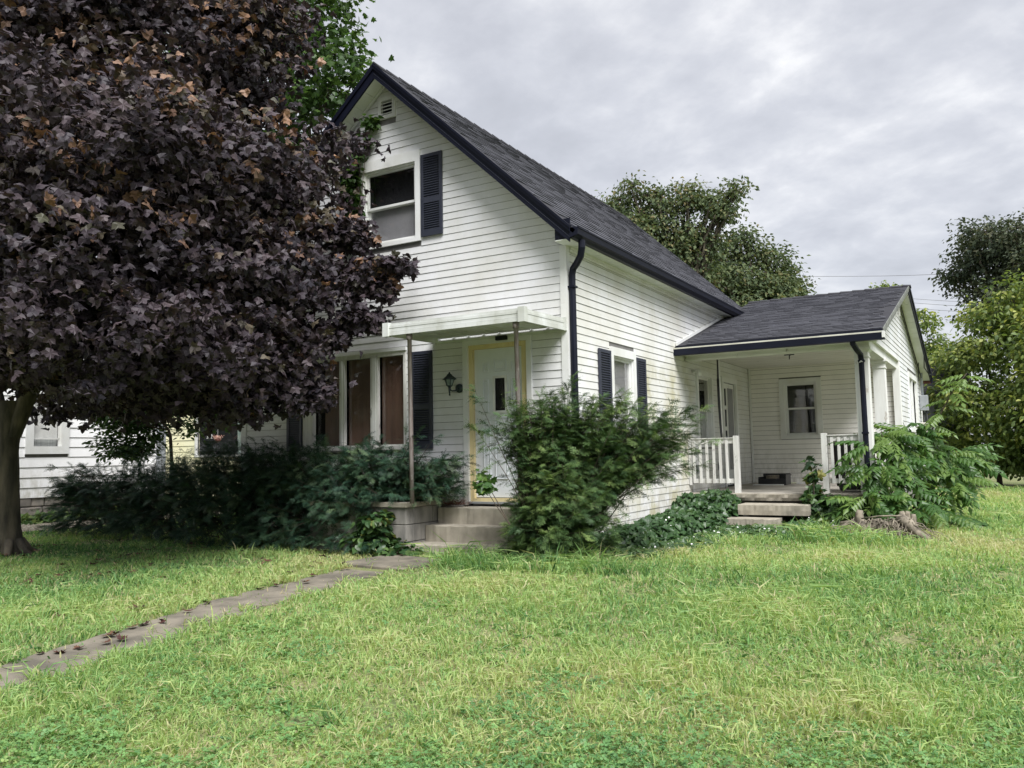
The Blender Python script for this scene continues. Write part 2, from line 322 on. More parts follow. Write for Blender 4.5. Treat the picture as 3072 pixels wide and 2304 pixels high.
# leaf templates: base at origin, tip along +y, unit length
_half = [(0.02, 0.0), (0.22, -0.06), (0.30, 0.10), (0.62, 0.12), (0.50, 0.30), (0.66, 0.52), (0.40, 0.48), (0.28, 0.56), (0.24, 0.80), (0.10, 0.78), (0.0, 1.0)]
_ml = _half + [(-x, y) for x, y in reversed(_half[:-1])]
T_MAPLE = fan(_ml, lambda x, y: -0.55*(y-0.35)**2*np.sign(y-0.35) - 0.42*np.abs(x)+.10*np.sin(9*y+4*x))
_m2 = [(0.02, 0), (0.32, -.02), (0.62, .15), (.40, .38), (.60, .56), (.22, .62), (0, 1)]
_m3 = [(0.02, 0), (.26, -.05), (.62, .13), (.42, .34), (.64, .54), (.28, .54), (.20, .80), (0, 1)]
T_MAPLE_MID = fan(_m3 + [(-x, y) for x, y in reversed(_m3[:-1])], lambda x, y: -0.55*(y-.35)**2*np.sign(y-.35)-.45*np.abs(x)+.10*np.sin(9*y+5*x))
T_MAPLE_LO = fan(_m2 + [(-x, y) for x, y in reversed(_m2[:-1])], lambda x, y: -0.25*np.abs(x))
T_CURL = fan(_ml, lambda x, y: 0.55*x*x + 0.35*(y-0.4)**2 - 0.05)
T_OVAL = (np.array([(0, 0, 0), (.24, .35, .05), (0, 1, -.1), (-.24, .35, .05), (.20, .68, 0), (-.20, .68, 0)]), np.array([(0, 1, 3), (1, 4, 5), (1, 5, 3), (4, 2, 5)]))
T_DIAM = (np.array([(0, 0, 0), (.30, .45, .06), (0, 1, -.12), (-.30, .45, .06)]), np.array([(0, 1, 2), (0, 2, 3)]))
T_HEART = fan([(0.05, -.04), (.30, -.08), (.46, .18), (.34, .55), (0, 1), (-.34, .55), (-.46, .18), (-.30, -.08), (-.05, -.04)], lambda x, y: 0.25*np.abs(x) - .15*y*y)
def yew_spray(seed, L=1.0, nside=4):
    r = random.Random(seed); V = []; F = []
    def needle(p, d, l, w=.023):
        b = len(V); s = Vector((-d.y, d.x, 0))*w; V.extend([tuple(p-s), tuple(p+s), tuple(p+d*l)]); F.append((b, b+1, b+2))
    def twig(p, d, L, n):
        q = p.copy(); b = len(V); s = Vector((-d.y, d.x, 0))*0.008
        V.extend([tuple(p-s), tuple(p+s), tuple(p+d*L)]); F.append((b, b+1, b+2))
        for i in range(n):
            q = p + d*L*(i+.5)/n; l = .13*(1-.5*i/n)
            for sg in (-1, 1):
                e = Vector((d.x*.55 - sg*d.y*.85, d.y*.55 + sg*d.x*.85, r.uniform(-.25, .35))).normalized(); needle(q, e, l)
    twig(Vector((0, 0, 0)), Vector((0, 1, 0)), 1.0, 10)
    for i in range(nside):
        y = .12 + .7*i/nside
        for sg in (-1, 1):
            if r.random() < .15: continue
            a = r.uniform(.45, .75); d = Vector((sg*math.sin(a), math.cos(a), r.uniform(-.2, .1))).normalized()
            twig(Vector((0, y, -.02)), d, r.uniform(.30, .48)*(1.15-y*.7), 3)
    V = np.array(V); V[:, 2] -= .25*V[:, 1]**2; return V, np.array(F)
T_YEW = [yew_spray(i) for i in range(3)]
def vnoise(x, y, s, seed=0):
    r = np.random.default_rng(seed); o = np.zeros_like(x)
    for k in range(7):
        a = r.uniform(0, 2*PI); f = s*r.uniform(.5, 2.2); o = o + np.sin((x*np.cos(a)+y*np.sin(a))*f + r.uniform(0, 6))*np.cos((y*np.cos(a)-x*np.sin(a))*f*.7 + r.uniform(0, 6))
    return o/7*1.8
def rdir(n):
    v = RNG.normal(size=(n, 3)); return norm(v)
# crown: leaf clusters spread through a union of blobs
def crown(blobs, dens, per, leaf, spread, inner=0.55, up_w=0.6, out_w=0.7, rnd=0.6, droop=0.6, keep=None, flat=0.5, cl_tint=0.25, zbright=0.0):
    P = []; Nn = []; Tp = []; Ti = []; 
    for (x, y, z, r, rz) in blobs:
        n = max(6, int(dens*(r*r*2+rz*r)*4)); d = rdir(n); rad = inner + (1.06-inner)*RNG.random((n, 1))**0.6
        c = np.array([x, y, z]) + d*rad*np.array([r, r, rz])
        ct = RNG.normal(0.45, cl_tint, n)
        m = RNG.integers(int(per*.6), int(per*1.4)+1, n); idx = np.repeat(np.arange(n), m); k = len(idx)
        off = RNG.normal(size=(k, 3))*np.array([spread, spread, spread*flat]); p = c[idx] + off
        dd = d[idx]; nr = dd*out_w + np.array([0, 0, up_w]) + RNG.normal(size=(k, 3))*rnd
        tp = dd*0.5 + np.array([0, 0, -droop]) + off/spread*.35 + RNG.normal(size=(k, 3))*.45
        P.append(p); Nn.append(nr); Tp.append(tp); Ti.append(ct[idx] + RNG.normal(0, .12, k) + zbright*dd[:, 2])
    P = np.concatenate(P); Nn = np.concatenate(Nn); Tp = np.concatenate(Tp); Ti = np.clip(np.concatenate(Ti), 0, 1)
    if keep is not None:
        k = keep(P); P, Nn, Tp, Ti = P[k], Nn[k], Tp[k], Ti[k]
    S = leaf*RNG.uniform(.7, 1.2, len(P))
    return P, basis(Nn, Tp), S, Ti
# ------------------------------------------------------------------ setting: ground, path, driveway
def sheet(name, x0, x1, y0, y1, nx, ny, dz, mat, kind='structure', parent=None):
    X, Y = np.meshgrid(np.linspace(x0, x1, nx), np.linspace(y0, y1, ny)); Z = gzv(X, Y) + dz
    V = np.stack([X.ravel(), Y.ravel(), Z.ravel()], 1); i = (np.arange(ny-1)[:, None]*nx + np.arange(nx-1)[None, :]).ravel()
    o = npmesh(name, V, np.stack([i, i+1, i+nx+1, i+nx], 1), mat, parent, smooth=True); o['kind'] = kind; return o
def ground_sheet():
    xs = np.concatenate([np.linspace(-400, -20, 20), np.arange(-18, 22, .5), np.linspace(24, 400, 20)]); ys = np.concatenate([np.linspace(-120, -14, 12), np.arange(-12, 14, .5), np.linspace(16, 600, 24)])
    X, Y = np.meshgrid(xs, ys); V = np.stack([X.ravel(), Y.ravel(), gzv(X, Y).ravel()], 1); nx = len(xs); i = (np.arange(len(ys)-1)[:, None]*nx+np.arange(nx-1)[None, :]).ravel()
    o = npmesh('ground', V, np.stack([i, i+1, i+nx+1, i+nx], 1), M['ground'], smooth=True); o['kind'] = 'structure'
ground_sheet()
def gravel_drive():
    o = sheet('driveway', -12.15, -10.5, -12, 30, 6, 60, 0.02, M['gravel'])
    n = 5000; x = RNG.uniform(-12.1, -10.5, n); y = RNG.uniform(-3, 8, n); s = RNG.uniform(.012, .035, n)
    T = (np.array([(1, 0, 0), (-.5, .9, 0), (-.5, -.9, 0), (.1, 0, .9)]), np.array([(0, 1, 3), (1, 2, 3), (2, 0, 3)]))
    g = scatter('loose_gravel', T, np.stack([x, y, gzv(x, y)+.02], 1), basis(np.tile([0, 0, 1.], (n, 1))+RNG.normal(size=(n, 3))*.2, rdir(n)), s, RNG.random(n), M['gravel']); g['kind'] = 'stuff'
gravel_drive()
PL = [(-0.62, -9.2), (-0.80, -7.6), (-1.02, -6.35), (-1.18, -5.28), (-1.42, -4.3), (-1.50, -3.3), (-1.62, -2.35)]
pathroot = sheet('path', -2.2, 0.3, -9.4, -2.2, 3, 3, -0.05, M['ground'])
def rough_slab(xa, ya, xb, yb, w, seed):
    r = random.Random(seed); n = 12; m = MB(); L_ = []; R_ = []; sk = r.uniform(-.002, .006)
    for i in range(n+1):
        t = i/n; x = xa+(xb-xa)*t; y = ya+(yb-ya)*t; L_.append((x+r.uniform(-.022, .022), y)); R_.append((x+w+r.uniform(-.022, .022), y-.05))
    for i in range(n):
        for (p, q) in (((0, 0), (0, 0)),):
            c = [L_[i], R_[i], R_[i+1], L_[i+1]]; mid = [((c[0][0]+c[1][0])/2, (c[0][1]+c[1][1])/2), ((c[3][0]+c[2][0])/2, (c[3][1]+c[2][1])/2)]
        for qd in ((c[0], mid[0], mid[1], c[3]), (mid[0], c[1], c[2], mid[1])):
            m.hexa([(x, y, gz(x, y)-.05) for x, y in qd] + [(x, y, gz(x, y)+.010+sk*(1 if (x, y) in L_ else -.3)+.004*math.sin(x*31+y*17)) for x, y in qd])
    return m.build('concrete_slab', M['pathmat'], pathroot)
for i in range(len(PL)-1): rough_slab(PL[i][0], PL[i][1]+.002, PL[i+1][0], PL[i+1][1]-.002, .60, i)
m = MB(); m.hexa([(-1.95, -2.12, .05), (-.95, -2.22, .05), (-.85, -1.45, .05), (-1.85, -1.32, .05), (-1.95, -2.12, .185), (-.95, -2.22, .18), (-.85, -1.45, .195), (-1.85, -1.32, .195)])
m.build('stepping_slab', M['pathmat'], pathroot, bevel=.01)

# ------------------------------------------------------------------ siding walls
def wall_pt(fr, u, n, z):
    (ox, oy), (ux, uy), (nx, ny) = fr
    return (ox+ux*u+nx*n, oy+uy*u+ny*n, z)
def siding(parent, fr, z0, z1, E, lim, openings, mat, wallname, out=.0115, gap=.005, thick=.0):
    """fr = origin, u axis, outward axis; lim(z) -> (u0,u1); openings (u0,u1,z0,z1)"""
    back = MB(); zs = sorted(set([z0, z1] + [z for o in openings for z in o[2:] if z0 < z < z1] + [z0+(z1-z0)*i/12 for i in range(13)]))
    for a, b in zip(zs[:-1], zs[1:]):
        segs = cut(lim(a), openings, a, b); segt = lim(b)
        for u0, u1 in segs:
            t0 = max(u0, segt[0]) if u0 == lim(a)[0] else u0; t1 = min(u1, segt[1]) if u1 == lim(a)[1] else u1
            if t1 < t0: t0 = t1 = (t0+t1)/2
            back.hexa([wall_pt(fr, u0, -.14, a), wall_pt(fr, u1, -.14, a), wall_pt(fr, u1, -.001, a), wall_pt(fr, u0, -.001, a), wall_pt(fr, t0, -.14, b), wall_pt(fr, t1, -.14, b), wall_pt(fr, t1, -.001, b), wall_pt(fr, t0, -.001, b)])
    w = back.build(wallname, M['shadow_sheath'], parent)
    z = z0; k = 0
    while z < z1-.02:
        zt = min(z+E, z1)-gap; a = lim(z); b = lim(zt)
        for u0, u1 in cut(a, openings, z, zt):
            t0 = max(u0, b[0]) if abs(u0-a[0]) < 1e-6 else u0; t1 = min(u1, b[1]) if abs(u1-a[1]) < 1e-6 else u1
            if u1-u0 < .03: continue
            if t1 < t0+.005: t0 = t1 = (t0+t1)/2
            s = u0+random.uniform(.35, .65)*(u1-u0) if (u1-u0 > 3.7 and max(u0, t0)+.5 < min(u1, t1)) else None; s = min(max(s, max(u0, t0)+.2), min(u1, t1)-.2) if s else None
            for (p0, p1, q0, q1) in ([(u0, s-.0012, t0, s-.0012), (s, u1, s, t1)] if s else [(u0, u1, t0, t1)]):
                m = MB(); o1 = out + random.uniform(-.001, .0018); z_ = z + random.uniform(-.0006, .0006)
                m.hexa([wall_pt(fr, p0, 0, z_), wall_pt(fr, p1, 0, z_), wall_pt(fr, p1, o1, z_), wall_pt(fr, p0, o1, z_),
                        wall_pt(fr, q0, 0, zt), wall_pt(fr, q1, 0, zt), wall_pt(fr, q1, .004, zt), wall_pt(fr, q0, .004, zt)])
                m.build('siding_board', mat, w)
        z += E; k += 1
    return w
def cut(rng, openings, za, zb):
    segs = [tuple(rng)]
    for (o0, o1, p0, p1) in openings:
        if p1 <= za+.012 or p0 >= zb-.012: continue
        ns = []
        for a, b in segs:
            if o1 <= a or o0 >= b: ns.append((a, b)); continue
            if o0 > a: ns.append((a, o0))
            if o1 < b: ns.append((o1, b))
        segs = ns
    return [s for s in segs if s[1]-s[0] > .005]

house = empty('house', (0, 0, 0), 'white clapboard house with dark gable roof, navy shutters and side porch', 'house')
EX = 0.1016
XR = -2.9; ZR = 6.93; SR = .932; SL = .83
def zw(x): return ZR - (SR*(x-XR) if x > XR else SL*(XR-x))
def front_lim(z):
    a, b = -5.92, 0.0
    if z > zw(0): b = XR + (ZR-z)/SR
    if z > zw(-5.92): a = XR - (ZR-z)/SL
    return (a, max(b, a))
FR = ((0, 0), (1, 0), (0, -1)); SD = ((0, 0), (0, 1), (1, 0))
o_up = (-3.42, -2.285, 4.46, 5.80); o_low = (-4.56, -2.57, 1.46, 2.90); o_door = (-1.585, -.514, .70, 2.94); o_vent = (-3.05, -2.73, 6.40, 6.73)
Z0 = 4.0804 - EX*37
fwall = siding(house, FR, Z0, 6.90, EX, front_lim, [o_up, o_low, o_door, o_vent], M['siding'], 'front_wall')
o_sw = (1.30, 2.22, 1.25, 2.88); o_pw = (5.12, 6.08, 1.45, 2.86); o_pd = (6.69, 7.77, .68, 2.84)
swall = siding(house, SD, 3.9673-EX*36, 4.16, EX, lambda z: (0.0, 9.3), [o_sw, o_pw, o_pd], M['siding_side'], 'side_wall')
MN = lambda: MB()
m = MB(); m.box(-5.92, -5.78, .15, 9.3, .3, 4.35); m.box(-5.92, 0, 9.16, 9.3, .3, 4.1); m.build('rear_walls', M['siding'], house)
m = MB(); m.box(-5.90, -.012, .012, 9.28, -.1, Z0); m.build('foundation', M['concrete2'], house)
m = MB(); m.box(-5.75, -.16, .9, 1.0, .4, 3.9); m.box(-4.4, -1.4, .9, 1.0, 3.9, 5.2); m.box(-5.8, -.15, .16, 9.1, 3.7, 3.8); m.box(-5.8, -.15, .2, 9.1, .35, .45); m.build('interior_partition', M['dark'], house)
# corner posts
m = MB(); m.box(-.075, .022, -.022, -.0005, Z0, 4.06); m.box(.0005, .022, -.0005, .075, Z0, 4.06); m.build('corner_post', M['trim'], house)
m = MB(); m.box(-5.945, -5.83, -.022, -.0005, Z0, 4.4); m.build('corner_post', M['trim'], house)

# ------------------------------------------------------------------ main roof
def roof_plane(parent, name, org, ud, sd, L, S, thick, basemat):
    """org = lower corner (top surface), ud along eave, sd up the slope"""
    ud = Vector(ud).normalized(); sd = Vector(sd).normalized(); n = ud.cross(sd).normalized()
    if n.z < 0: n = -n
    o = Vector(org); m = MB(); p = [o, o+ud*L, o+ud*L+sd*S, o+sd*S]
    m.hexa([q-n*thick for q in p] + [q for q in p]); r = m.build(name, basemat, parent); return r, o, ud, sd, n
SH_V = []
def shingle_mesh(w, h, t0, t1, tint):
    m = MB(); m.hexa([(0, 0, 0), (w, 0, 0), (w, h, 0), (0, h, 0), (0, 0, t0), (w, 0, t0), (w, h, t1), (0, h, t1)])
    me = m.mesh('shingle'); a = me.attributes.new('tint', 'FLOAT', 'POINT'); a.data.foreach_set('value', np.full(8, tint, np.float32)); me.materials.append(M['shingle']); return me
for w in (.16, .24, .32):
    for t in (.012, .015, .018):
        for ti in (.3, .5, .7): SH_V.append((w, shingle_mesh(w-.003, .150, t, .003, ti)))
def shingles(roof, o, ud, sd, n, L, S, E, limf=None):
    tabs = []; s = 0; k = 0
    while s < S-.03:
        u = -random.uniform(0, .25)
        while u < L:
            w, me = random.choice(SH_V)
            u0 = max(u, 0); 
            if u+w > L: break
            if u >= 0 and (limf is None or limf(u, s)): tabs.append((o+ud*u+sd*s, w, me))
            u += w
        s += E; k += 1
    tabs.sort(key=lambda t: (t[0]-CAM).length); R = Matrix((ud, sd, n)).transposed().to_4x4()
    for p, w, me in tabs[:300]:
        ob = bpy.data.objects.new('shingle', me); COL.objects.link(ob); ob.parent = roof; ob.matrix_world = Matrix.Translation(p) @ R
    V = []; F = []; T = []
    for p, w, me in tabs[300:]:
        b = len(V); 
        for v in me.vertices: V.append(tuple(p + ud*v.co.x + sd*v.co.y + n*v.co.z))
        for f in me.polygons: F.append([b+i for i in f.vertices])
        T += [me.attributes['tint'].data[0].value]*8
    if V:
        ob = npmesh('far_shingles', np.array(V), np.array(F), M['shingle'], roof, np.array(T)); ob['kind'] = 'stuff'
YF, YB = -.31, 9.35; TOP = .20
xe = .30; ze = ZR + TOP - SR*(xe-XR); slr = math.hypot(xe-XR, SR*(xe-XR)); 
r, o_, ud, sd_, n_ = roof_plane(house, 'main_roof', (xe, YF, ze), (0, 1, 0), (-1, 0, SR), YB-YF, slr, .05, M['shinglebase'])
shingles(r, o_, ud, sd_, n_, YB-YF, slr, .135)
xl = -6.2; zl = ZR+TOP-SL*(XR-xl); sll = math.hypot(XR-xl, SL*(XR-xl))
roof_plane(house, 'main_roof_left', (xl, YF, zl), (0, 1, 0), (1, 0, SL), YB-YF, sll, .05, M['shinglebase'])
m = MB(); y = YF
while y < YB-.2:       # ridge caps
    m = MB(); zr = ZR+TOP; m.hexa([(XR-.13, y, zr-.105), (XR, y, zr+.012), (XR, y+.26, zr+.012), (XR-.13, y+.26, zr-.105), (XR-.13, y, zr-.085), (XR, y, zr+.035), (XR, y+.26, zr+.022), (XR-.13, y+.26, zr-.095)])
    m.hexa([(XR, y, zr+.012), (XR+.13, y, zr-.11), (XR+.13, y+.26, zr-.11), (XR, y+.26, zr+.012), (XR, y, zr+.035), (XR+.13, y, zr-.09), (XR+.13, y+.26, zr-.10), (XR, y+.26, zr+.022)])
    m.build('ridge_cap', M['shinglebase'], r); y += .3
# rake fascias (front and back), two steps of depth
def rake(x0, x1, yA, yB, lo, hi, mat, name):
    m = MB(); m.hexa([(x0, yA, zw(x0)+lo), (x1, yA, zw(x1)+lo), (x1, yB, zw(x1)+lo), (x0, yB, zw(x0)+lo), (x0, yA, zw(x0)+hi), (x1, yA, zw(x1)+hi), (x1, yB, zw(x1)+hi), (x0, yB, zw(x0)+hi)]); return m.build(name, mat, house)
rake(XR, .215, YF+.005, YF+.03, -.02, .115, M['navy'], 'rake_fascia'); rake(XR, .23, YF-.018, YF+.028, .118, .195, M['navy'], 'rake_trim'); rake(XR, .235, YF-.03, YF-.0195, .165, .205, M['navy'], 'drip_edge')
rake(XR, .215, YF-.0005, YF+.004, .045, .052, M['shutter'], 'rake_seam')
rake(-6.2, XR, YF+.005, YF+.03, -.02, .115, M['navy'], 'rake_fascia'); rake(-6.2, XR, YF-.018, YF+.028, .118, .195, M['navy'], 'rake_trim')
rake(XR, .25, YB-.03, YB+.005, -.02, .195, M['navy'], 'rake_fascia')
# rake soffit panels
def rake_soffit(xa, xb, n):
    for i in range(n):
        a = xa+(xb-xa)*i/n; b = xa+(xb-xa)*(i+1)/n; e = .006*(1 if xb > xa else -1); m = MB()
        x0, x1 = (a+e, b) if xb > xa else (b, a+e)
        m.hexa([(x0, YF+.03, zw(x0)-.0), (x1, YF+.03, zw(x1)-.0), (x1, -.02, zw(x1)-.0), (x0, -.02, zw(x0)-.0), (x0, YF+.03, zw(x0)+.012), (x1, YF+.03, zw(x1)+.012), (x1, -.02, zw(x1)+.012), (x0, -.02, zw(x0)+.012)])
        m.build('soffit_panel', M['soffit'], house)
rake_soffit(XR, -5.95, 15); rake_soffit(XR, .0, 13)
for xa, xb in ((-5.95, XR), (XR, 0)):
    m = MB(); m.hexa([(xa, -.05, zw(xa)-.035), (xb, -.05, zw(xb)-.035), (xb, -.018, zw(xb)-.035), (xa, -.018, zw(xa)-.035), (xa, -.05, zw(xa)-.002), (xb, -.05, zw(xb)-.002), (xb, -.018, zw(xb)-.002), (xa, -.018, zw(xa)-.002)]); m.build('soffit_channel', M['trim'], house)
# boxed return at the right eave
m = MB(); m.box(.0, .212, YF+.031, YF+.05, 4.062, 4.32); m.build('eave_return', M['navy'], house)
for k in range(4): boxo('return_groove', (.0, .212, YF+.0275, YF+.031, 4.085+.045*k, 4.115+.045*k), M['navy'], house)
m = MB(); m.box(-.001, .212, YF+.03, YB-.1, 4.050, 4.060); es = m.build('eave_soffit', M['soffit'], house)
for k in range(31):
    y = -.2+.3048*k
    boxo('soffit_seam', (.02, .20, y, y+.006, 4.0465, 4.0497), M['trim'], es)
boxo('frieze_channel', (.018, .042, .08, 7.3, 4.02, 4.0495), M['trim'], house)
boxo('frieze_channel', (.018, .030, .08, 7.3, 3.985, 4.02), M['siding_side'], house)
# gutter
def gutter(parent, y0, y1, mat):
    m = MB(); prof = [(.213, 4.055), (.275, 4.055), (.30, 4.085), (.325, 4.10), (.335, 4.165), (.345, 4.17), (.345, 4.185), (.328, 4.185), (.322, 4.11), (.29, 4.095), (.27, 4.068), (.222, 4.068), (.222, 4.19), (.213, 4.19)]
    n = len(prof); b0 = [(x, y0, z) for x, z in prof]; b1 = [(x, y1, z) for x, z in prof]
    for i in range(n):
        j = (i+1) % n; m.poly([b0[i], b1[i], b1[j], b0[j]])
    for y, s in ((y0, 1), (y1, -1)): m.hexa([(.214, y, 4.056), (.33, y, 4.09), (.33, y+.008*s, 4.09), (.214, y+.008*s, 4.056), (.214, y, 4.186), (.335, y, 4.186), (.335, y+.008*s, 4.186), (.214, y+.008*s, 4.186)])
    return m.build('gutter', mat, parent)
g = gutter(house, YF+.0, 7.72, M['navy'])
m = MB(); m.box(.2125, .24, YF+.0, 7.7, 4.19, 4.222); m.build('gutter_apron', M['navy'], house)
# downspout
m = MB(); ds = [(.285, -.10, 4.06), (.285, -.10, 3.97), (.25, -.07, 3.87), (.16, 0.0, 3.80), (.085, .045, 3.75), (.066, .05, 3.67), (.066, .05, 3.0), (.066, .05, .35)]
m.tube(ds, .045, 10, True); d = m.build('downspout', M['navy'], house, smooth=False)
for z in (3.5, 2.0): boxo('strap', (.018, .118, .0, .10, z, z+.025), M['navy'], d)

# ------------------------------------------------------------------ openings
def frame_wall(fr):
    return lambda u0, u1, n0, n1, z0, z1: [wall_pt(fr, u0, n1, z0), wall_pt(fr, u1, n1, z0), wall_pt(fr, u1, n0, z0), wall_pt(fr, u0, n0, z0), wall_pt(fr, u0, n1, z1), wall_pt(fr, u1, n1, z1), wall_pt(fr, u1, n0, z1), wall_pt(fr, u0, n0, z1)]
def wbox(fr, u0, u1, n0, n1, z0, z1, name, mat, parent, bevel=0):
    m = MB(); m.hexa(frame_wall(fr)(u0, u1, n0, n1, z0, z1)); return m.build(name, mat, parent, bevel=bevel)
def ring(fr, b, w, n0, n1, name, mat, parent, ws=None):
    u0, u1, z0, z1 = b; wl, wr, wb, wt = ws or (w, w, w, w); m = MB(); H = frame_wall(fr)
    m.hexa(H(u0, u0+wl, n0, n1, z0, z1)); m.hexa(H(u1-wr, u1, n0, n1, z0, z1)); m.hexa(H(u0+wl, u1-wr, n0, n1, z1-wt, z1)); m.hexa(H(u0+wl, u1-wr, n0, n1, z0, z0+wb))
    return m.build(name, mat, parent)
def sash_window(fr, b, parent, label, backs=('dark', 'dark'), trim=.085, trimmat='trim', mid=None, depth=.22, tm=.11):
    u0, u1, z0, z1 = b
    w = ring(fr, b, trim, -.03, .040, 'window', M[trimmat], parent, (trim, trim, trim*.7, tm)); w['label'] = label
    i = (u0+trim, u1-trim, z0+trim*.7, z1-tm); zm = mid or (i[2]+i[3])/2
    ring(fr, i, .022, -.10, .012, 'frame', M['trim'], w)
    a = (i[0]+.022, i[1]-.022, zm, i[3]-.022); ring(fr, a, .035, -.055, -.020, 'sash', M['trim'], w)
    c = (i[0]+.022, i[1]-.022, i[2]+.022, zm+.03); ring(fr, c, .035, -.095, -.060, 'sash', M['trim'], w)
    for s, nn, bk in ((a, -.038, backs[0]), (c, -.078, backs[1])):
        wbox(fr, s[0]+.034, s[1]-.034, nn-.002, nn+.002, s[2]+.034, s[3]-.034, 'pane', M['glass'], w)
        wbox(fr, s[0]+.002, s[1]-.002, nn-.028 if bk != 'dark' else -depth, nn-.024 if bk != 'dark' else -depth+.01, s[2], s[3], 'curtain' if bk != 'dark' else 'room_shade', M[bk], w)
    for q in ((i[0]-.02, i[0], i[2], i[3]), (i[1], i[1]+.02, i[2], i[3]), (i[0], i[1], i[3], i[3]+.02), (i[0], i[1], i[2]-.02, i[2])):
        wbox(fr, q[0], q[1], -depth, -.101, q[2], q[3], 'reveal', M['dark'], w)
    return w
def shutter(fr, b, parent, label=None):
    u0, u1, z0, z1 = b; H = z1-z0; s = .048; m = MB(); B = frame_wall(fr); zm = z0+H*.40
    for q in ((u0, u0+s, z0, z1), (u1-s, u1, z0, z1), (u0+s, u1-s, z0, z0+.085), (u0+s, u1-s, z1-.05, z1), (u0+s, u1-s, zm, zm+.075)): m.hexa(B(q[0], q[1], .019, .045, q[2], q[3]))
    m.hexa(B(u0+s, u1-s, .019, .0215, z0+.085, z1-.05))
    o = m.build('shutter', M['shutter'], parent, bevel=.003)
    if label: o['label'] = label
    for za, zb in ((z0+.085, zm), (zm+.075, z1-.05)):
        n = max(3, int(round((zb-za)/.034))); h = (zb-za)/n
        for i in range(n):
            z = za+h*i; q = MB(); q.hexa([wall_pt(fr, u0+s, .044, z+.002), wall_pt(fr, u1-s, .044, z+.002), wall_pt(fr, u1-s, .0225, z+h*.62), wall_pt(fr, u0+s, .0225, z+h*.62),
                wall_pt(fr, u0+s, .044, z+.010), wall_pt(fr, u1-s, .044, z+.010), wall_pt(fr, u1-s, .0225, z+h*.62+.008), wall_pt(fr, u0+s, .0225, z+h*.62+.008)]); q.build('slat', M['shutter'], o)
    return o
w = sash_window(FR, o_up, house, 'upstairs gable window, dark upper pane and grey shade below', ('dark', 'greyshade'), mid=5.06, tm=.16)
shutter(FR, (-2.266, -1.895, 4.50, 5.70), house); shutter(FR, (-3.80, -3.437, 4.50, 5.70), house)
w = sash_window(SD, o_sw, house, 'side window with a grey shade', ('greyshade', 'curtain'), mid=2.12, tm=.12)
shutter(SD, (.885, 1.284, 1.20, 2.812), house); shutter(SD, (2.235, 2.615, 1.20, 2.806), house)
sash_window(SD, o_pw, house, 'porch window with narrow dark panes', ('dark', 'curtain'), mid=2.12, tm=.10)
# picture window
def picture_window():
    u0, u1, z0, z1 = o_low; w = ring(FR, o_low, .09, -.04, .035, 'window', M['oldwood'], house, (.20, .04, .10, .06)); w['label'] = 'wide three-pane front window with brown boards behind the glass'
    for a, b in ((-3.825, -3.725), (-3.225, -3.085)): wbox(FR, a, b, -.03, .030, z0+.10, z1-.06, 'mullion', M['oldwood'], w, .006); wbox(FR, a+.045, b-.03, .0302, .040, z0+.12, z1-.07, 'stop_bead', M['trim'], w)
    for a, b in ((-4.36, -3.825), (-3.725, -3.225), (-3.085, -2.61)):
        wbox(FR, a, b, -.062, -.058, z0+.10, z1-.06, 'pane', M['glass'], w)
        wbox(FR, a+(.16 if a < -4 else 0), b, -.09, -.075, z0+.10, z1-.06, 'board_and_room_dark', M['plywood'], w)
    wbox(FR, -4.36, -4.2, -.14, -.135, z0+.1, z1-.06, 'board_and_room_dark', M['dark'], w)  # dark sheet painted in for the unlit room left of the brown boards
    wbox(FR, u0-.02, u1+.0, .036, .075, z0+.02, z0+.085, 'sill', M['oldwood'], w, .008)
    wbox(FR, u0-.02, u1+.02, .019, .06, z1+.0, z1+.05, 'head_flashing', M['trim'], w)
picture_window()
shutter(FR, (-2.471, -2.105, 1.485, 2.862), house); shutter(FR, (-4.90, -4.585, 1.485, 2.862), house)
# vent
v = ring(FR, o_vent, .055, -.02, .034, 'gable_vent', M['trim'], house)
wbox(FR, -2.995, -2.785, -.14, -.12, 6.45, 6.68, 'vent_screen', M['dark'], v)
for i in range(4):
    z = 6.468+.053*i; q = MB(); q.hexa([wall_pt(FR, -2.995, .03, z), wall_pt(FR, -2.785, .03, z), wall_pt(FR, -2.785, -.03, z+.03), wall_pt(FR, -2.995, -.03, z+.03), wall_pt(FR, -2.995, .03, z+.014), wall_pt(FR, -2.785, .03, z+.014), wall_pt(FR, -2.785, -.03, z+.04), wall_pt(FR, -2.995, -.03, z+.04)]); q.build('louvre', M['trim'], v)
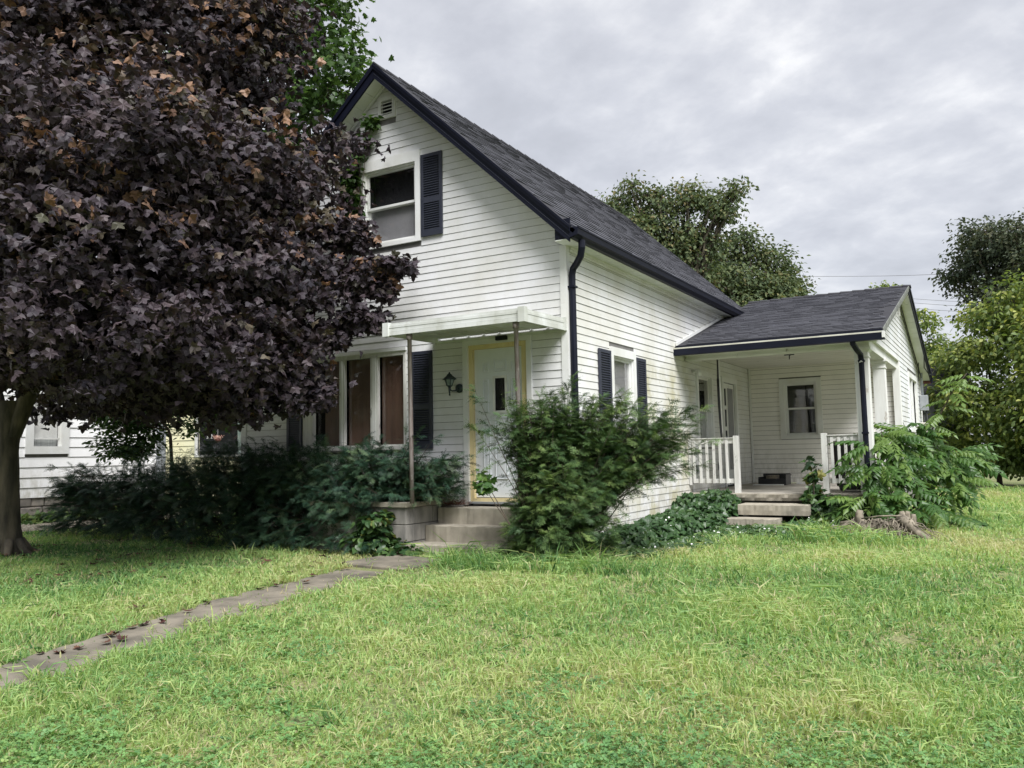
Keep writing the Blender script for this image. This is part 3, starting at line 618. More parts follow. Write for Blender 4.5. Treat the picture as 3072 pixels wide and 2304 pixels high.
# door
def front_door():
    t = ring(FR, (-1.585, -.514, .72, 2.94), .075, -.0, .045, 'door_casing', M['trim'], house, (.076, .072, .0, .065))
    j = ring(FR, (-1.509, -.586, .76, 2.876), .06, -.16, .004, 'door_jamb', M['jamb'], house, (.062, .092, .05, .06))
    d = wbox(FR, -1.446, -.678, -.085, -.045, .82, 2.815, 'door', M['door'], house); d['label'] = 'white panelled steel door with a narrow dark glass'
    def panel(u0, u1, z0, z1, arch=0):
        m = MB(); H = frame_wall(FR); b = .014
        for q in ((u0, u0+b, z0, z1), (u1-b, u1, z0, z1), (u0+b, u1-b, z0, z0+b), (u0+b, u1-b, z1-b, z1)): m.hexa(H(q[0], q[1], -.0448, -.029, q[2], q[3]))
        m.hexa(H(u0+.035, u1-.035, -.0448, -.033, z0+.035, z1-.035)); m.build('door_panel', M['door'], d, bevel=.004)
    for q in ((-1.312, -1.212, 2.50, 2.63), (-1.134, -.945, 2.50, 2.66), (-.87, -.765, 2.50, 2.63), (-1.312, -1.225, 1.95, 2.40), (-.87, -.765, 1.95, 2.40), (-1.312, -1.205, 1.06, 1.88), (-1.13, -.94, 1.06, 1.88), (-.87, -.765, 1.06, 1.88)): panel(*q)
    g = ring(FR, (-1.15, -.93, 1.94, 2.44), .032, -.0448, -.028, 'door_light', M['white'], d); wbox(FR, -1.118, -.962, -.0445, -.040, 1.972, 2.408, 'door_glass', M['dark'], d)
    wbox(FR, -1.118, -.962, -.0395, -.0375, 1.972, 2.408, 'pane', M['glass'], d)
    m = MB(); m.tube([wall_pt(FR, -1.385, -.044, 1.70), wall_pt(FR, -1.385, -.030, 1.70)], .02, 10); m.build('lock_hole', M['dark'], d)
    m = MB(); m.tube([wall_pt(FR, -.74, -.044, 1.66), wall_pt(FR, -.74, .0, 1.66), wall_pt(FR, -.74, .03, 1.66)], [.012, .03, .028], 12); m.build('handle', M['greymetal'], d, True)
    wbox(FR, -1.51, -.586, .0, .06, .74, .765, 'threshold', M['greymetal'], house)
    wbox(FR, -1.47, -.60, -.10, .0, .715, .758, 'sill_board', M['oldwood'], house)
front_door()
# lantern
def lantern():
    L = empty('wall_lantern', (-1.70, -.15, 2.2)); L.parent = house
    def ob(m, n, mt, sm=False): o = m.build(n, M[mt], L, sm); o.location = -L.location; return o
    m = MB(); m.tube([(-1.655, -.020, 2.30), (-1.655, -.035, 2.30), (-1.655, -.045, 2.30)], [.062, .060, .030], 16); ob(m, 'backplate', 'lampblack', True)
    m = MB(); m.tube([(-1.655, -.04, 2.30), (-1.67, -.09, 2.265), (-1.70, -.14, 2.26), (-1.72, -.165, 2.29)], .011, 8); m.tube([(-1.72, -.165, 2.195), (-1.72, -.165, 2.205), (-1.72, -.165, 2.22), (-1.72, -.165, 2.25), (-1.72, -.165, 2.33)], [.006, .014, .009, .014, .022], 8); ob(m, 'bracket', 'lampblack', True)
    def hexring(zb, rb, zt, rt_):
        m = MB(); 
        for k in range(6):
            a = PI/3*k+.3; b = a+PI/3
            m.poly([(-1.72+rb*math.cos(a), -.165+rb*math.sin(a), zb), (-1.72+rb*math.cos(b), -.165+rb*math.sin(b), zb), (-1.72+rt_*math.cos(b), -.165+rt_*math.sin(b), zt), (-1.72+rt_*math.cos(a), -.165+rt_*math.sin(a), zt)])
        return m
    ob(hexring(2.33, .036, 2.415, .066), 'glass', 'frost')
    m = MB()
    for k in range(6):
        a = PI/3*k+.3; m.tube([(-1.72+.038*math.cos(a), -.165+.038*math.sin(a), 2.33), (-1.72+.069*math.cos(a), -.165+.069*math.sin(a), 2.418)], .005, 5)
    m.tube([(-1.72, -.165, 2.318), (-1.72, -.165, 2.334)], [.03, .042], 6); ob(m, 'cage', 'lampblack')
    m = hexring(2.415, .10, 2.425, .098); m2 = hexring(2.425, .098, 2.475, .035); m3 = hexring(2.475, .045, 2.50, .012)
    for q in (m2, m3):
        b = len(m.v); m.v += q.v; m.f += [tuple(i+b for i in f) for f in q.f]
    m.tube([(-1.72, -.165, 2.49), (-1.72, -.165, 2.505), (-1.72, -.165, 2.52)], [.006, .014, .003], 6); ob(m, 'cap', 'lampblack')
lantern()
# awning
def awning():
    A = empty('awning', (-1.0, -1.1, 2.95)); A.parent = house; A['label'] = 'flat white aluminium awning over the front door'
    def ob(o): o.location = -A.location; return o
    x0, x1, y0 = -2.03, -.02, -1.12
    def zt(y): return 3.105 + (3.085-3.105)*(-y/1.12)
    def rail(xa, xb, ya, yb, lo, hi, name):
        m = MB(); m.hexa([(xa, ya, zt(ya)+lo), (xb, ya, zt(ya)+lo), (xb, yb, zt(yb)+lo), (xa, yb, zt(yb)+lo), (xa, ya, zt(ya)+hi), (xb, ya, zt(ya)+hi), (xb, yb, zt(yb)+hi), (xa, yb, zt(yb)+hi)]); return ob(m.build(name, M['awning'], A))
    for lo, hi, e in ((-.155, -.108, .010), (-.105, -.062, .004), (-.060, -.030, .008), (-.028, 0, .0)):
        rail(x0, x1, y0-e, y0+.02, lo, hi, 'front_fascia'); rail(x1-.02, x1+e, y0+.02, -.02, lo, hi, 'side_fascia'); rail(x0-e, x0+.02, y0+.02, -.02, lo, hi, 'side_fascia')
    for x in (x0, x1): rail(x-.045, x+.045, y0-.03, y0+.05, -.165, .012, 'corner_cap')
    rail(x0-.04, x0+.05, -.06, -.019, -.16, .005, 'corner_cap'); rail(x1-.045, x1+.03, -.06, -.019, -.16, .01, 'corner_cap')
    n = 8; w = (x1-x0-.04)/n
    for i in range(n):
        a = x0+.02+w*i; m = MB(); zb = -.10
        for (p, q, l1, l2) in ((a, a+.03, zb, zb+.045), (a+.03, a+.06, zb+.045, zb), (a+.06, a+w, zb, zb)):
            m.hexa([(p, y0+.02, zt(y0)+l1), (q, y0+.02, zt(y0)+l2), (q, -.02, zt(0)+l2), (p, -.02, zt(0)+l1), (p, y0+.02, zt(y0)+l1+.004), (q, y0+.02, zt(y0)+l2+.004), (q, -.02, zt(0)+l2+.004), (p, -.02, zt(0)+l1+.004)])
        ob(m.build('roof_panel', M['awning'], A))
    m = MB(); m.box(x0+.02, x1-.02, -.05, -.019, 2.935, 2.975); ob(m.build('wall_channel', M['awning'], A))
    for x, lab in ((-1.70, None), (-.135, 'rust-streaked peeling awning post')):
        zb = .80 if x < -1 else .15
        m = MB(); m.tube([(x+.02, -1.07, zb), (x+.012, -1.07, 1.6), (x, -1.07, 2.855), (x, -1.07, 2.86), (x, -1.07, 2.935)], [.028, .028, .028, .040, .040], 14); p = ob(m.build('post', M['post'], A, True))
        if lab: p['label'] = lab
    m = MB(); m.box(-1.02, -.86, -.10, -.03, 2.90, 2.955); ob(m.build('light_box', M['dark'], A))
awning()
# ------------------------------------------------------------------ side wing with the porch
WY, WZ, WS, RY = 4.10, 3.175, .297, 9.12
RZ = WZ + WS*(RY-WY); RYB = 2*RY-WY
def wr(y): return WZ + WS*((y-WY) if y <= RY else (RYB-y))
BK = ((0, 8.82), (1, 0), (0, -1)); GB = ((3.0, 0), (0, 1), (1, 0))
bw = siding(house, BK, .68, 3.16, .1016, lambda z: (.03, 2.99), [(.655, 1.515, 1.60, 2.885)], M['siding_porch_lit'], 'porch_back_wall', gap=.006)
boxo('corner_trim', (.0185, .06, 8.76, 8.80, .68, 3.15), M['porchpaint'], house)
sash_window(BK, (.655, 1.515, 1.60, 2.885), house, 'porch back window in a greenish frame', ('dark', 'dark'), mid=2.23, trim=.10, tm=.09)
def glim(z):
    a, b = 8.83, 14.05
    if z > 3.10: a, b = 4.62, 14.05; 
    zz = z - wr(4.62) + .10
    a2 = WY + (z + .10 - WZ)/WS; b2 = RYB - (z+.10-WZ)/WS
    a = max(a, a2); b = min(b, b2)
    return (min(a, b), max(a, b))
siding(house, GB, .50, RZ-.12, .1016, glim, [(10.75, 12.85, 1.72, 3.06)], M['siding_gable'], 'wing_gable_wall')
gw = ring(GB, (10.75, 12.85, 1.72, 3.06), .12, -.03, .03, 'window', M['trim'], house); gw['label'] = 'gable side window with closed white blinds'
wbox(GB, 10.87, 12.73, -.05, -.045, 1.84, 2.94, 'pane', M['glass'], gw); wbox(GB, 11.77, 11.83, -.04, .01, 1.84, 2.94, 'mullion', M['trim'], gw)
for k in range(24): wbox(GB, 10.87, 12.73, -.09, -.075, 1.85+.045*k, 1.88+.045*k, 'blind_slat', M['white'], gw)
m = MB(); m.box(.02, 2.98, 13.9, 14.03, .3, 3.1); m.box(.02, 2.98, 8.85, 8.96, 3.16, 3.2); m.build('wing_rear_wall', M['siding'], house)
m = MB(); m.box(.0, 2.985, 8.9, 14.03, -.1, .50); m.build('wing_foundation', M['concrete2'], house)
boxo('corner_post', (2.9, 3.022, 8.72, 8.955, .65, 3.12), M['porchpaint'], house)
boxo('corner_post', (2.95, 3.02, 14.0, 14.1, .5, 3.12), M['trim'], house)
xw0, xw1 = .025, 3.27
r, o_, ud, sd_, n_ = roof_plane(house, 'porch_roof', (xw0, WY, WZ), (1, 0, 0), (0, 1, WS), xw1-xw0, math.hypot(RY-WY, WS*(RY-WY)), .03, M['shinglebase'])
shingles(r, o_, ud, sd_, n_, xw1-xw0, math.hypot(RY-WY, WS*(RY-WY)), .135)
roof_plane(house, 'porch_roof_back', (xw0, RYB, WZ), (1, 0, 0), (0, -1, WS), xw1-xw0, math.hypot(RY-WY, WS*(RY-WY)), .03, M['shinglebase'])
x = xw0
while x < xw1-.1:
    m = MB(); a, b = x, min(x+.26, xw1+.03); m.hexa([(a, RY-.13, RZ-.035), (b, RY-.13, RZ-.035), (b, RY, RZ+.012), (a, RY, RZ+.012), (a, RY-.13, RZ-.012), (b, RY-.13, RZ-.025), (b, RY, RZ+.02), (a, RY, RZ+.036)])
    m.hexa([(a, RY, RZ+.012), (b, RY, RZ+.012), (b, RY+.13, RZ-.035), (a, RY+.13, RZ-.035), (a, RY, RZ+.036), (b, RY, RZ+.02), (b, RY+.13, RZ-.025), (a, RY+.13, RZ-.012)])
    m.build('ridge_cap', M['shinglebase'], r); x += .24
# wing rakes
def wrake(y0, y1, xa, xb, lo, hi, mat, name):
    m = MB(); m.hexa([(xa, y0, wr(y0)+lo), (xb, y0, wr(y0)+lo), (xb, y1, wr(y1)+lo), (xa, y1, wr(y1)+lo), (xa, y0, wr(y0)+hi), (xb, y0, wr(y0)+hi), (xb, y1, wr(y1)+hi), (xa, y1, wr(y1)+hi)]); return m.build(name, mat, house)
wrake(WY, RY, 3.235, 3.262, -.105, -.032, M['rakegrey'], 'rake_board'); wrake(WY-.01, RY, 3.2625, 3.275, -.050, .012, M['rakegrey'], 'rake_edge')
wrake(RY, RYB, 3.235, 3.262, -.15, -.032, M['navy'], 'rake_board'); wrake(RY, RYB, 3.2625, 3.285, -.07, .012, M['navy'], 'rake_edge')
n = 17
for i in range(n):
    for A, B in ((WY+.05, RY), (RY, RYB)):
        y0 = A+(B-A)*i/n; y1 = A+(B-A)*(i+1)/n-.008; m = MB()
        m.hexa([(3.02, y0, wr(y0)-.115), (3.235, y0, wr(y0)-.115), (3.235, y1, wr(y1)-.115), (3.02, y1, wr(y1)-.115), (3.02, y0, wr(y0)-.10), (3.235, y0, wr(y0)-.10), (3.235, y1, wr(y1)-.10), (3.02, y1, wr(y1)-.10)])
        m.build('soffit_panel', M['soffit'], house)
boxo('red_fascia_end', (3.02, 3.24, RYB-.03, RYB-.0, WZ-.19, WZ-.125), M['redwood'], house)
boxo('rear_gutter', (.03, 3.29, RYB, RYB+.11, WZ-.17, WZ-.05), M['navy'], house)
# step flashing on the side wall
m = MB(); m.hexa([(.019, WY-.02, WZ+.00), (.045, WY-.02, WZ+.00), (.045, 7.35, wr(7.35)+.02), (.019, 7.35, wr(7.35)+.02), (.019, WY-.02, WZ+.055), (.045, WY-.02, WZ+.055), (.045, 7.35, wr(7.35)+.07), (.019, 7.35, wr(7.35)+.07)]); m.build('flashing', M['trim'], house)
# fascia, cream strip and gutter on the front eave
boxo('drip_edge', (xw0-.02, 3.26, WY-.02, WY+.01, WZ-.045, WZ-.004), M['navy'], house)
boxo('gutter_lip', (xw0-.03, 3.27, WY-.10, WY-.015, WZ-.052, WZ-.046), M['cream'], house)
boxo('gutter_lip', (xw0-.03, 3.27, WY-.113, WY-.1005, WZ-.070, WZ-.052), M['cream'], house)
boxo('front_gutter', (xw0-.04, 3.285, WY-.112, WY-.0, WZ-.175, WZ-.0705), M['navy'], house)
boxo('gutter_end_cap', (3.255, 3.29, WY-.122, WY-.0, WZ-.15, WZ-.05), M['trim'], house)
boxo('porch_fascia', (.02, 3.235, WY+.011, WY+.03, WZ-.17, WZ-.05), M['trim'], house)
for i in range(20): boxo('soffit_panel', (.03+.155*i, .18+.155*i, WY+.03, 4.56, 3.035, 3.045), M['soffit'], house)
# beams, ceiling, columns
boxo('porch_beam', (.02, 3.0, 4.56, 4.70, 2.955, 3.14), M['beam'], house, .006)
boxo('beam_moulding', (.02, 3.01, 4.535, 4.5595, 2.95, 2.985), M['beam'], house)
boxo('porch_beam', (2.80, 2.985, 4.701, 8.80, 2.955, 3.10), M['porchpaint'], house, .006)
boxo('beam_drip', (2.86, 3.035, 4.58, 8.72, 3.102, 3.122), M['porchpaint'], house)
for i in range(28):
    boxo('ceiling_board', (.02, 2.99, 4.71+.147*i, 4.71+.147*i+.142, 3.15, 3.165), M['ceiling'], house)
def column(x0, y0, zb=.66, w=.205):
    m = MB(); m.box(x0, x0+w, y0, y0+w, zb, 2.88); m.box(x0-.012, x0+w+.012, y0-.012, y0+w+.012, 2.80, 2.825)
    m.hexa([(x0, y0, 2.88), (x0+w, y0, 2.88), (x0+w, y0+w, 2.88), (x0, y0+w, 2.88), (x0-.04, y0-.04, 2.92), (x0+w+.04, y0-.04, 2.92), (x0+w+.04, y0+w+.04, 2.92), (x0-.04, y0+w+.04, 2.92)])
    m.box(x0-.045, x0+w+.045, y0-.045, y0+w+.045, 2.92, 2.955); return m.build('porch_column', M['porchpaint'], house, bevel=.004)
column(2.775, 4.53); column(2.775, 6.70)
# railings
def railing(x0, x1, newel, n, lean=0):
    R_ = empty('railing', ((x0+x1)/2, 4.62, .66)); R_.parent = house
    def ob(o): o.location = -R_.location; return o
    ob(boxo('top_rail', (x0, x1, 4.60, 4.66, 1.50, 1.585), M['oldwood'], R_, .006)); ob(boxo('top_rail', (x0, x1, 4.57, 4.69, 1.5855, 1.60), M['oldwood'], R_, .004))
    ob(boxo('bottom_rail', (x0, x1, 4.60, 4.66, .83, .905), M['oldwood'], R_, .006))
    ob(boxo('newel_post', (newel, newel+.09, 4.575, 4.665, .55 if newel < 1 else .668, 1.63), M['oldwood'], R_, .006))
    for i in range(n):
        x = x0+.02+(x1-x0-.07)*(i+.3)/n; m = MB(); t = random.uniform(-.004, .006); m.hexa([(x, 4.56, .83), (x+.042, 4.56, .83), (x+.042, 4.599, .83), (x, 4.599, .83), (x+t, 4.56, 1.56), (x+.042+t, 4.56, 1.56), (x+.042+t, 4.599, 1.56), (x+t, 4.599, 1.56)])
        ob(m.build('baluster', M['oldwood'], R_, bevel=.003))
    return R_
railing(.03, .79, .79, 6); railing(2.30, 2.775, 2.205, 4)
boxo('rail_end_post', (.019, .06, 4.55, 4.60, .80, 1.60), M['oldwood'], house)
# porch downspout
m = MB(); m.tube([(2.83, 4.05, 3.02), (2.835, 4.05, 2.97), (2.86, 4.2, 2.90), (2.885, 4.42, 2.84), (2.89, 4.45, 2.76), (2.90, 4.45, .10)], .043, 8); d = m.build('downspout', M['navy'], house)
for z in (2.72, 1.6): boxo('strap', (2.845, 2.94, 4.40, 4.50, z, z+.03), M['navy'], d)
m = MB(); m.tube([(2.87, 4.399, 2.71), (2.895, 4.396, 2.735), (2.91, 4.396, 2.715)], .009, 6); m.build('bracket_tab', M['white'], d)
# porch door on the main side wall
def porch_door():
    t = ring(SD, (6.69, 7.77, .68, 2.84), .10, -.01, .04, 'door_casing', M['trim'], house, (.10, .10, 0, .1))
    d = wbox(SD, 6.80, 7.66, -.05, -.015, .70, 2.73, 'storm_door', M['porchpaint'], house); d['label'] = 'white storm door with tall narrow panes'
    for z in (1.0, 1.42, 1.84, 2.26):
        g = ring(SD, (6.88, 7.10, z, z+.38), .02, -.0148, -.005, 'pane_frame', M['trim'], d); wbox(SD, 6.905, 7.075, -.0147, -.012, z+.02, z+.36, 'pane', M['dark'], d)
    wbox(SD, 7.20, 7.58, -.0148, -.008, 1.0, 2.64, 'door_panel', M['greyshade'], d)
    m = MB(); m.tube([wall_pt(SD, 6.86, -.01, 1.65), wall_pt(SD, 6.86, .03, 1.65)], .02, 10); m.build('handle', M['greymetal'], d)
porch_door()
# small fittings
m = MB(); m.tube([(.018, 4.93, 2.80), (.09, 4.91, 2.815), (.15, 4.88, 2.80), (.17, 4.86, 2.75), (.17, 4.86, 2.71)], [.03, .032, .038, .04, .042], 12); m.build('vent_spout', M['white'], house, True)
boxo('outlet_box', (.018, .06, 6.30, 6.38, 1.02, 1.16), M['greymetal'], house, .004)
boxo('outlet_box', (.018, .05, 4.98, 5.06, .98, 1.14), M['greymetal'], house, .004)
def cross_hook(x, y, nm):
    m = MB(); m.tube([(x-.09, y, 3.135), (x+.09, y, 3.135)], .012, 6); m.tube([(x, y-.07, 3.13), (x, y+.07, 3.13)], .012, 6); m.tube([(x, y, 3.145), (x, y, 3.05)], .010, 6); return m.build('ceiling_hook', M['cable'], house)
cross_hook(.455, 5.0, 'a'); cross_hook(1.40, 6.4, 'b')
# meter, boxes and cables on the wing gable
boxo('breaker_box', (3.018, 3.20, 13.42, 13.72, 2.28, 2.66), M['greymetal'], house, .01)
boxo('breaker_box', (3.018, 3.20, 12.9, 13.15, 1.70, 1.97), M['beige'], house, .02)
m = MB(); m.tube([(3.10, 13.5, 1.85), (3.22, 13.5, 1.85), (3.33, 13.5, 1.85)], [.11, .11, .095], 16); m.build('electric_meter', M['greymetal'], house, True)
m = MB(); m.tube([(3.08, 13.6, 2.66), (3.08, 13.6, 3.35), (3.08, 13.6, 3.36)], .03, 10); m.build('conduit', M['greymetal'], house, True)
for pts in ([(3.05, 9.4, 4.42), (3.04, 11.5, 3.83), (3.05, 13.1, 3.35), (3.08, 13.5, 3.1)], [(3.25, 11.6, 3.95), (3.06, 13.1, 3.36), (3.05, 13.15, 3.0)], [(3.25, 12.4, 3.6), (3.20, 12.9, 3.3), (3.27, 13.4, 3.15), (3.28, 13.8, 3.2)], [(3.08, 13.55, 2.28), (3.10, 13.45, 2.0)], [(3.14, 13.6, 2.28), (3.17, 13.5, 2.0)]):
    m = MB(); m.tube(pts, .012, 6); m.build('cable', M['cable'], house)
m = MB(); m.box(3.02, 3.03, 8.9, 9.35, 4.28, 4.5); m.build('broken_gable_vent', M['redwood'], house)
boxo('vent_trim', (3.02, 3.05, 8.75, 8.80, 4.02, 4.5), M['trim'], house); boxo('vent_trim', (3.02, 3.05, 9.35, 9.40, 4.1, 4.5), M['trim'], house)

# ------------------------------------------------------------------ porch slab and steps
slab = empty('porch_slab', (1.5, 4.5, .15), 'rough-edged concrete porch slab and its two steps below the side porch', 'porch steps')
def lump_slab(name, x0, x1, y0, y1, z0, z1, mat, parent, rough=.012, n=26, bev=.01):
    m = MB(); nx = n; V = []
    for j, z in enumerate((z0, z0+(z1-z0)*.45, z1-.008, z1)):
        for i in range(nx+1):
            x = x0+(x1-x0)*i/nx; e = random.uniform(-rough, rough)*(1 if 0 < j < 3 else .3); V.append((x, y0+e-(rough if j in (1, 2) else 0), z))
    m.v = V[:]; 
    for j in range(3):
        for i in range(nx): a = j*(nx+1)+i; m.f.append((a, a+1, a+nx+2, a+nx+1))
    b = len(m.v)
    for i in range(nx+1): m.v.append((x0+(x1-x0)*i/nx, y1, z1))
    for i in range(nx+1): m.v.append((x0+(x1-x0)*i/nx, y1, z0))
    t = 3*(nx+1)
    for i in range(nx): m.f.append((t+i, t+i+1, b+i+1, b+i)); m.f.append((i, b+nx+1+i, b+nx+2+i, i+1)); m.f.append((b+i, b+i+1, b+nx+2+i, b+nx+1+i))
    m.f.append((0, nx+1, 2*(nx+1), 3*(nx+1), b, b+nx+1)); m.f.append((nx, b+nx+1+nx, b+nx, 3*(nx+1)+nx, 2*(nx+1)+nx, nx+1+nx))
    o = m.build(name, mat, parent); return o
for o in (lump_slab('slab', .02, 2.96, 4.42, 8.80, .555, .668, M['concrete'], slab, .016, 60), lump_slab('support_wall', .1, 2.9, 4.62, 8.8, .0, .555, M['concrete2'], slab, .01),
          lump_slab('step', 1.05, 2.12, 3.78, 4.25, .37, .53, M['concrete'], slab, .006), lump_slab('step', .95, 1.72, 3.42, 3.80, .12, .335, M['concrete'], slab, .006), lump_slab('riser_block', 1.1, 2.05, 4.25, 4.60, .1, .50, M['concrete2'], slab, .006)):
    rebase(slab, o)
m = MB(); m.box(.03, 2.955, 4.50, 8.79, .6685, .672); rebase(slab, m.build('floor_finish', M['porchfloor'], slab))
# things on the porch
bin_ = empty('trash_bin', (2.56, 5.35, .672), 'dark wheeled trash bin standing behind the right porch railing', 'trash bin')
def bino():
    m = MB(); m.hexa([(-.20, -.22, .03), (.20, -.22, .03), (.20, .22, .03), (-.20, .22, .03), (-.26, -.30, .78), (.26, -.30, .78), (.26, .28, .78), (-.26, .28, .78)]); m.build('body', M['black'], bin_, bevel=.02)
    m = MB(); m.hexa([(-.28, -.33, .78), (.28, -.33, .78), (.28, .30, .80), (-.28, .30, .80), (-.25, -.30, .83), (.25, -.30, .83), (.25, .28, .88), (-.25, .28, .88)]); m.build('lid', M['brownbin'], bin_, bevel=.015)
    m = MB(); m.tube([(-.22, .32, .79), (.22, .32, .79)], .018, 8); m.build('handle', M['black'], bin_)
    m = MB(); m.tube([(-.285, -.31, .80), (-.26, -.31, .72), (-.215, -.24, .10)], [.035, .022, .016], 8); m.build('side_rib', M['brownbin'], bin_, True)
    for s in (-1, 1):
        m = MB(); m.tube([(s*.19, .22, .09), (s*.25, .22, .09)], .09, 16); m.build('wheel', M['black'], bin_)
bino()
tray = empty('plastic_tray', (.68, 7.95, .672), 'black plastic tray lying on the porch floor against the back wall', 'tray')
def trayo():
    m = MB()
    for q in ((-.28, .27, -.24, -.225, .0, .13), (-.28, .27, .20, .215, .0, .22), (-.28, -.265, -.224, .199, 0, .16), (.255, .27, -.224, .199, 0, .21), (-.264, .254, -.224, .199, 0, .012)): m.box(*q)
    m.build('shell', M['black'], tray, bevel=.006); boxo('insert', (-.15, .05, -.1, .18, .012, .19), M['deadwood'], tray); boxo('rim', (-.29, .28, .217, .235, .18, .20), M['black'], tray)
trayo()
for (x0, x1, y, a, lab) in ((.32, .92, 7.62, .02, 'longer white trim strip lying on the porch floor in front of the black tray'), (1.02, 1.42, 8.35, -.03, 'shorter white trim strip lying on the porch floor right of the black tray')):
    m = MB(); m.box(-(x1-x0)/2, (x1-x0)/2, -.02, .02, 0, .022); o = m.build('trim_strip', M['white'], bevel=.003); o.location = ((x0+x1)/2, y, .672); o.rotation_euler.z = a; tag(o, lab, 'trim strip')
m = MB(); m.tube([(.455, 5.0, 3.05), (.457, 5.0, 2.85), (.46, 4.99, 2.65)], [.012, .014, .02], 8); m.tube([(.46, 4.99, 2.65), (.47, 4.95, 2.2), (.50, 4.9, 1.70), (.52, 4.85, 1.62)], [.026, .022, .018, .016], 8)
o = m.build('hanging_strap', M['cable'], None, True); tag(o, 'dark strap hanging from the porch ceiling hook near the left railing', 'strap')
m = MB(); m.tube([(.49, 4.98, 3.0), (.492, 4.98, 2.6), (.53, 4.9, 1.68)], .012, 6); w_ = m.build('cord', M['white'], o, True)

# ------------------------------------------------------------------ front steps and planter
st = empty('front_steps', (-1.05, -.6, .15), 'three worn concrete steps leading up to the white front door', 'steps')
for o in (lump_slab('step', -1.78, -.30, -.37, -.03, .10, .705, M['concrete'], st, .006), lump_slab('step', -1.78, -.32, -.66, -.365, .10, .495, M['concrete'], st, .006), lump_slab('step', -1.80, -.35, -1.02, -.655, .05, .29, M['concrete'], st, .006)): rebase(st, o)
pl = empty('planter', (-2.5, -.5, .15), 'grey concrete block planter with a cap beside the front steps', 'planter')
for k in range(3):
    z0 = .10+.215*k
    for i in range(4):
        x1 = -1.80-.41*i-(.2 if k % 2 else 0)*0
        o = boxo('block', (x1-.40, x1, -1.045, -.90, z0, z0+.207), M['concrete2'], pl, .006); rebase(pl, o)
    for i in range(2):
        y0 = -.895+.43*i; o = boxo('block', (-1.95, -1.80, y0, y0+.42, z0, z0+.207), M['concrete2'], pl, .006); rebase(pl, o)
for b in ((-3.46, -1.775, -1.075, -.88, .743, .805), (-1.97, -1.775, -.878, -.03, .743, .805)): rebase(pl, boxo('cap', b, M['concrete'], pl, .006))
rebase(pl, boxo('soil', (-3.4, -1.96, -.89, -.03, .10, .70), M['ground'], pl))
# rust-coloured needle clump on the step
n = 420; P = np.stack([RNG.normal(-1.66, .11, n), RNG.normal(-.20, .06, n), .735+np.abs(RNG.normal(0, .03, n))], 1); P[:, 1] = np.minimum(P[:, 1], -.06)
T = (np.array([(-.03, 0, 0), (.03, 0, 0), (0, 1, 0)]), np.array([(0, 1, 2)]))
o = scatter('dry_needle_clump', T, P, basis(rdir(n), rdir(n)*np.array([1, 1, .3])), RNG.uniform(.05, .11, n), RNG.random(n), M['rust']); tag(o, 'rust-red clump of dry needles on the top front step', 'needles', None, 'stuff')

# ------------------------------------------------------------------ neighbouring houses
nb = empty('neighbour_house', (-12.6, 0, .15), 'white neighbouring house behind the maple trunk with a shaded window', 'house')
NS = ((-12.6, 0), (0, 1), (1, 0)); nwin = (.22, 1.14, 1.58, 3.0)
w = siding(nb, NS, .68, 4.2, .209, lambda z: (-9, 3.3), [nwin], M['siding_far'], 'side_wall', out=.022, gap=.010); rebase(nb, w)
for c in list(w.children): pass
def nob(o): o.location = -nb.location; return o
q = ring(NS, nwin, .16, -.04, .05, 'window', M['trim'], nb); nob(q)
ring(NS, (.38, .98, 1.69, 2.84), .035, -.06, -.02, 'sash', M['trim'], q)
wbox(NS, .41, .95, -.09, -.085, 1.90, 2.81, 'blind', M['white'], q); wbox(NS, .41, .95, -.10, -.095, 1.72, 1.90, 'curtain', M['curtain'], q); wbox(NS, .38, .98, -.135, -.13, 1.69, 2.84, 'room_shade', M['dark'], q)
wbox(NS, .40, .96, -.045, -.042, 1.72, 2.81, 'pane', M['glass'], q); wbox(NS, .40, .96, -.041, -.02, 1.885, 1.91, 'meeting_rail', M['trim'], q)
m = MB(); m.box(-21, -12.75, -9, 3.3, .15, 4.2); nob(m.build('body', M['siding'], nb))
m = MB(); m.poly([(-12.3, -9.4, 4.15), (-12.3, 3.7, 4.15), (-17, 3.7, 7.5), (-17, -9.4, 7.5)]); m.poly([(-12.3, -9.4, 4.10), (-17, -9.4, 7.45), (-17, 3.7, 7.45), (-12.3, 3.7, 4.10)]); m.poly([(-21.5, -9.4, 4.15), (-17, -9.4, 7.5), (-17, 3.7, 7.5), (-21.5, 3.7, 4.15)]); m.poly([(-12.6, 3.3, 4.2), (-21, 3.3, 4.2), (-17, 3.3, 7.2)]); nob(m.build('roof', M['shinglebase'], nb))
fnd = empty('foundation', (0, 0, 0)); fnd.parent = nb; fnd.location = -nb.location
y = -4.0
while y < 3.3:
    wd = random.uniform(.22, .42)
    for k in range(3):
        zz = .12+.19*k; yy = y+random.uniform(-.05, .05)
        boxo('stone', (-12.75, -12.6+random.uniform(-.02, .02), yy, yy+wd-.02, zz, zz+.175), M['stone'], fnd, .02)
    y += wd
boxo('corner_post', (-12.62, -12.5, 3.3, 3.5, .5, 4.2), M['greymetal'], nb).location = -nb.location
yh = empty('yellow_house', (-18, 10, .15), 'pale yellow house far behind the hedge with a dark framed window', 'house')
YS = ((0, 10), (1, 0), (0, -1))
def yob(o): o.location = -yh.location; return o
w = siding(yh, YS, .5, 4.4, .20, lambda z: (-23, -14), [(-19.55, -17.15, 1.5, 3.35)], M['yellow_siding'], 'front_wall', out=.022, gap=.012); yob(w)
m = MB(); m.box(-23, -14, 10.15, 18, .2, 4.4); m.box(-23, -14, 10.0, 10.15, .1, .5); yob(m.build('body', M['yellow_siding'], yh))
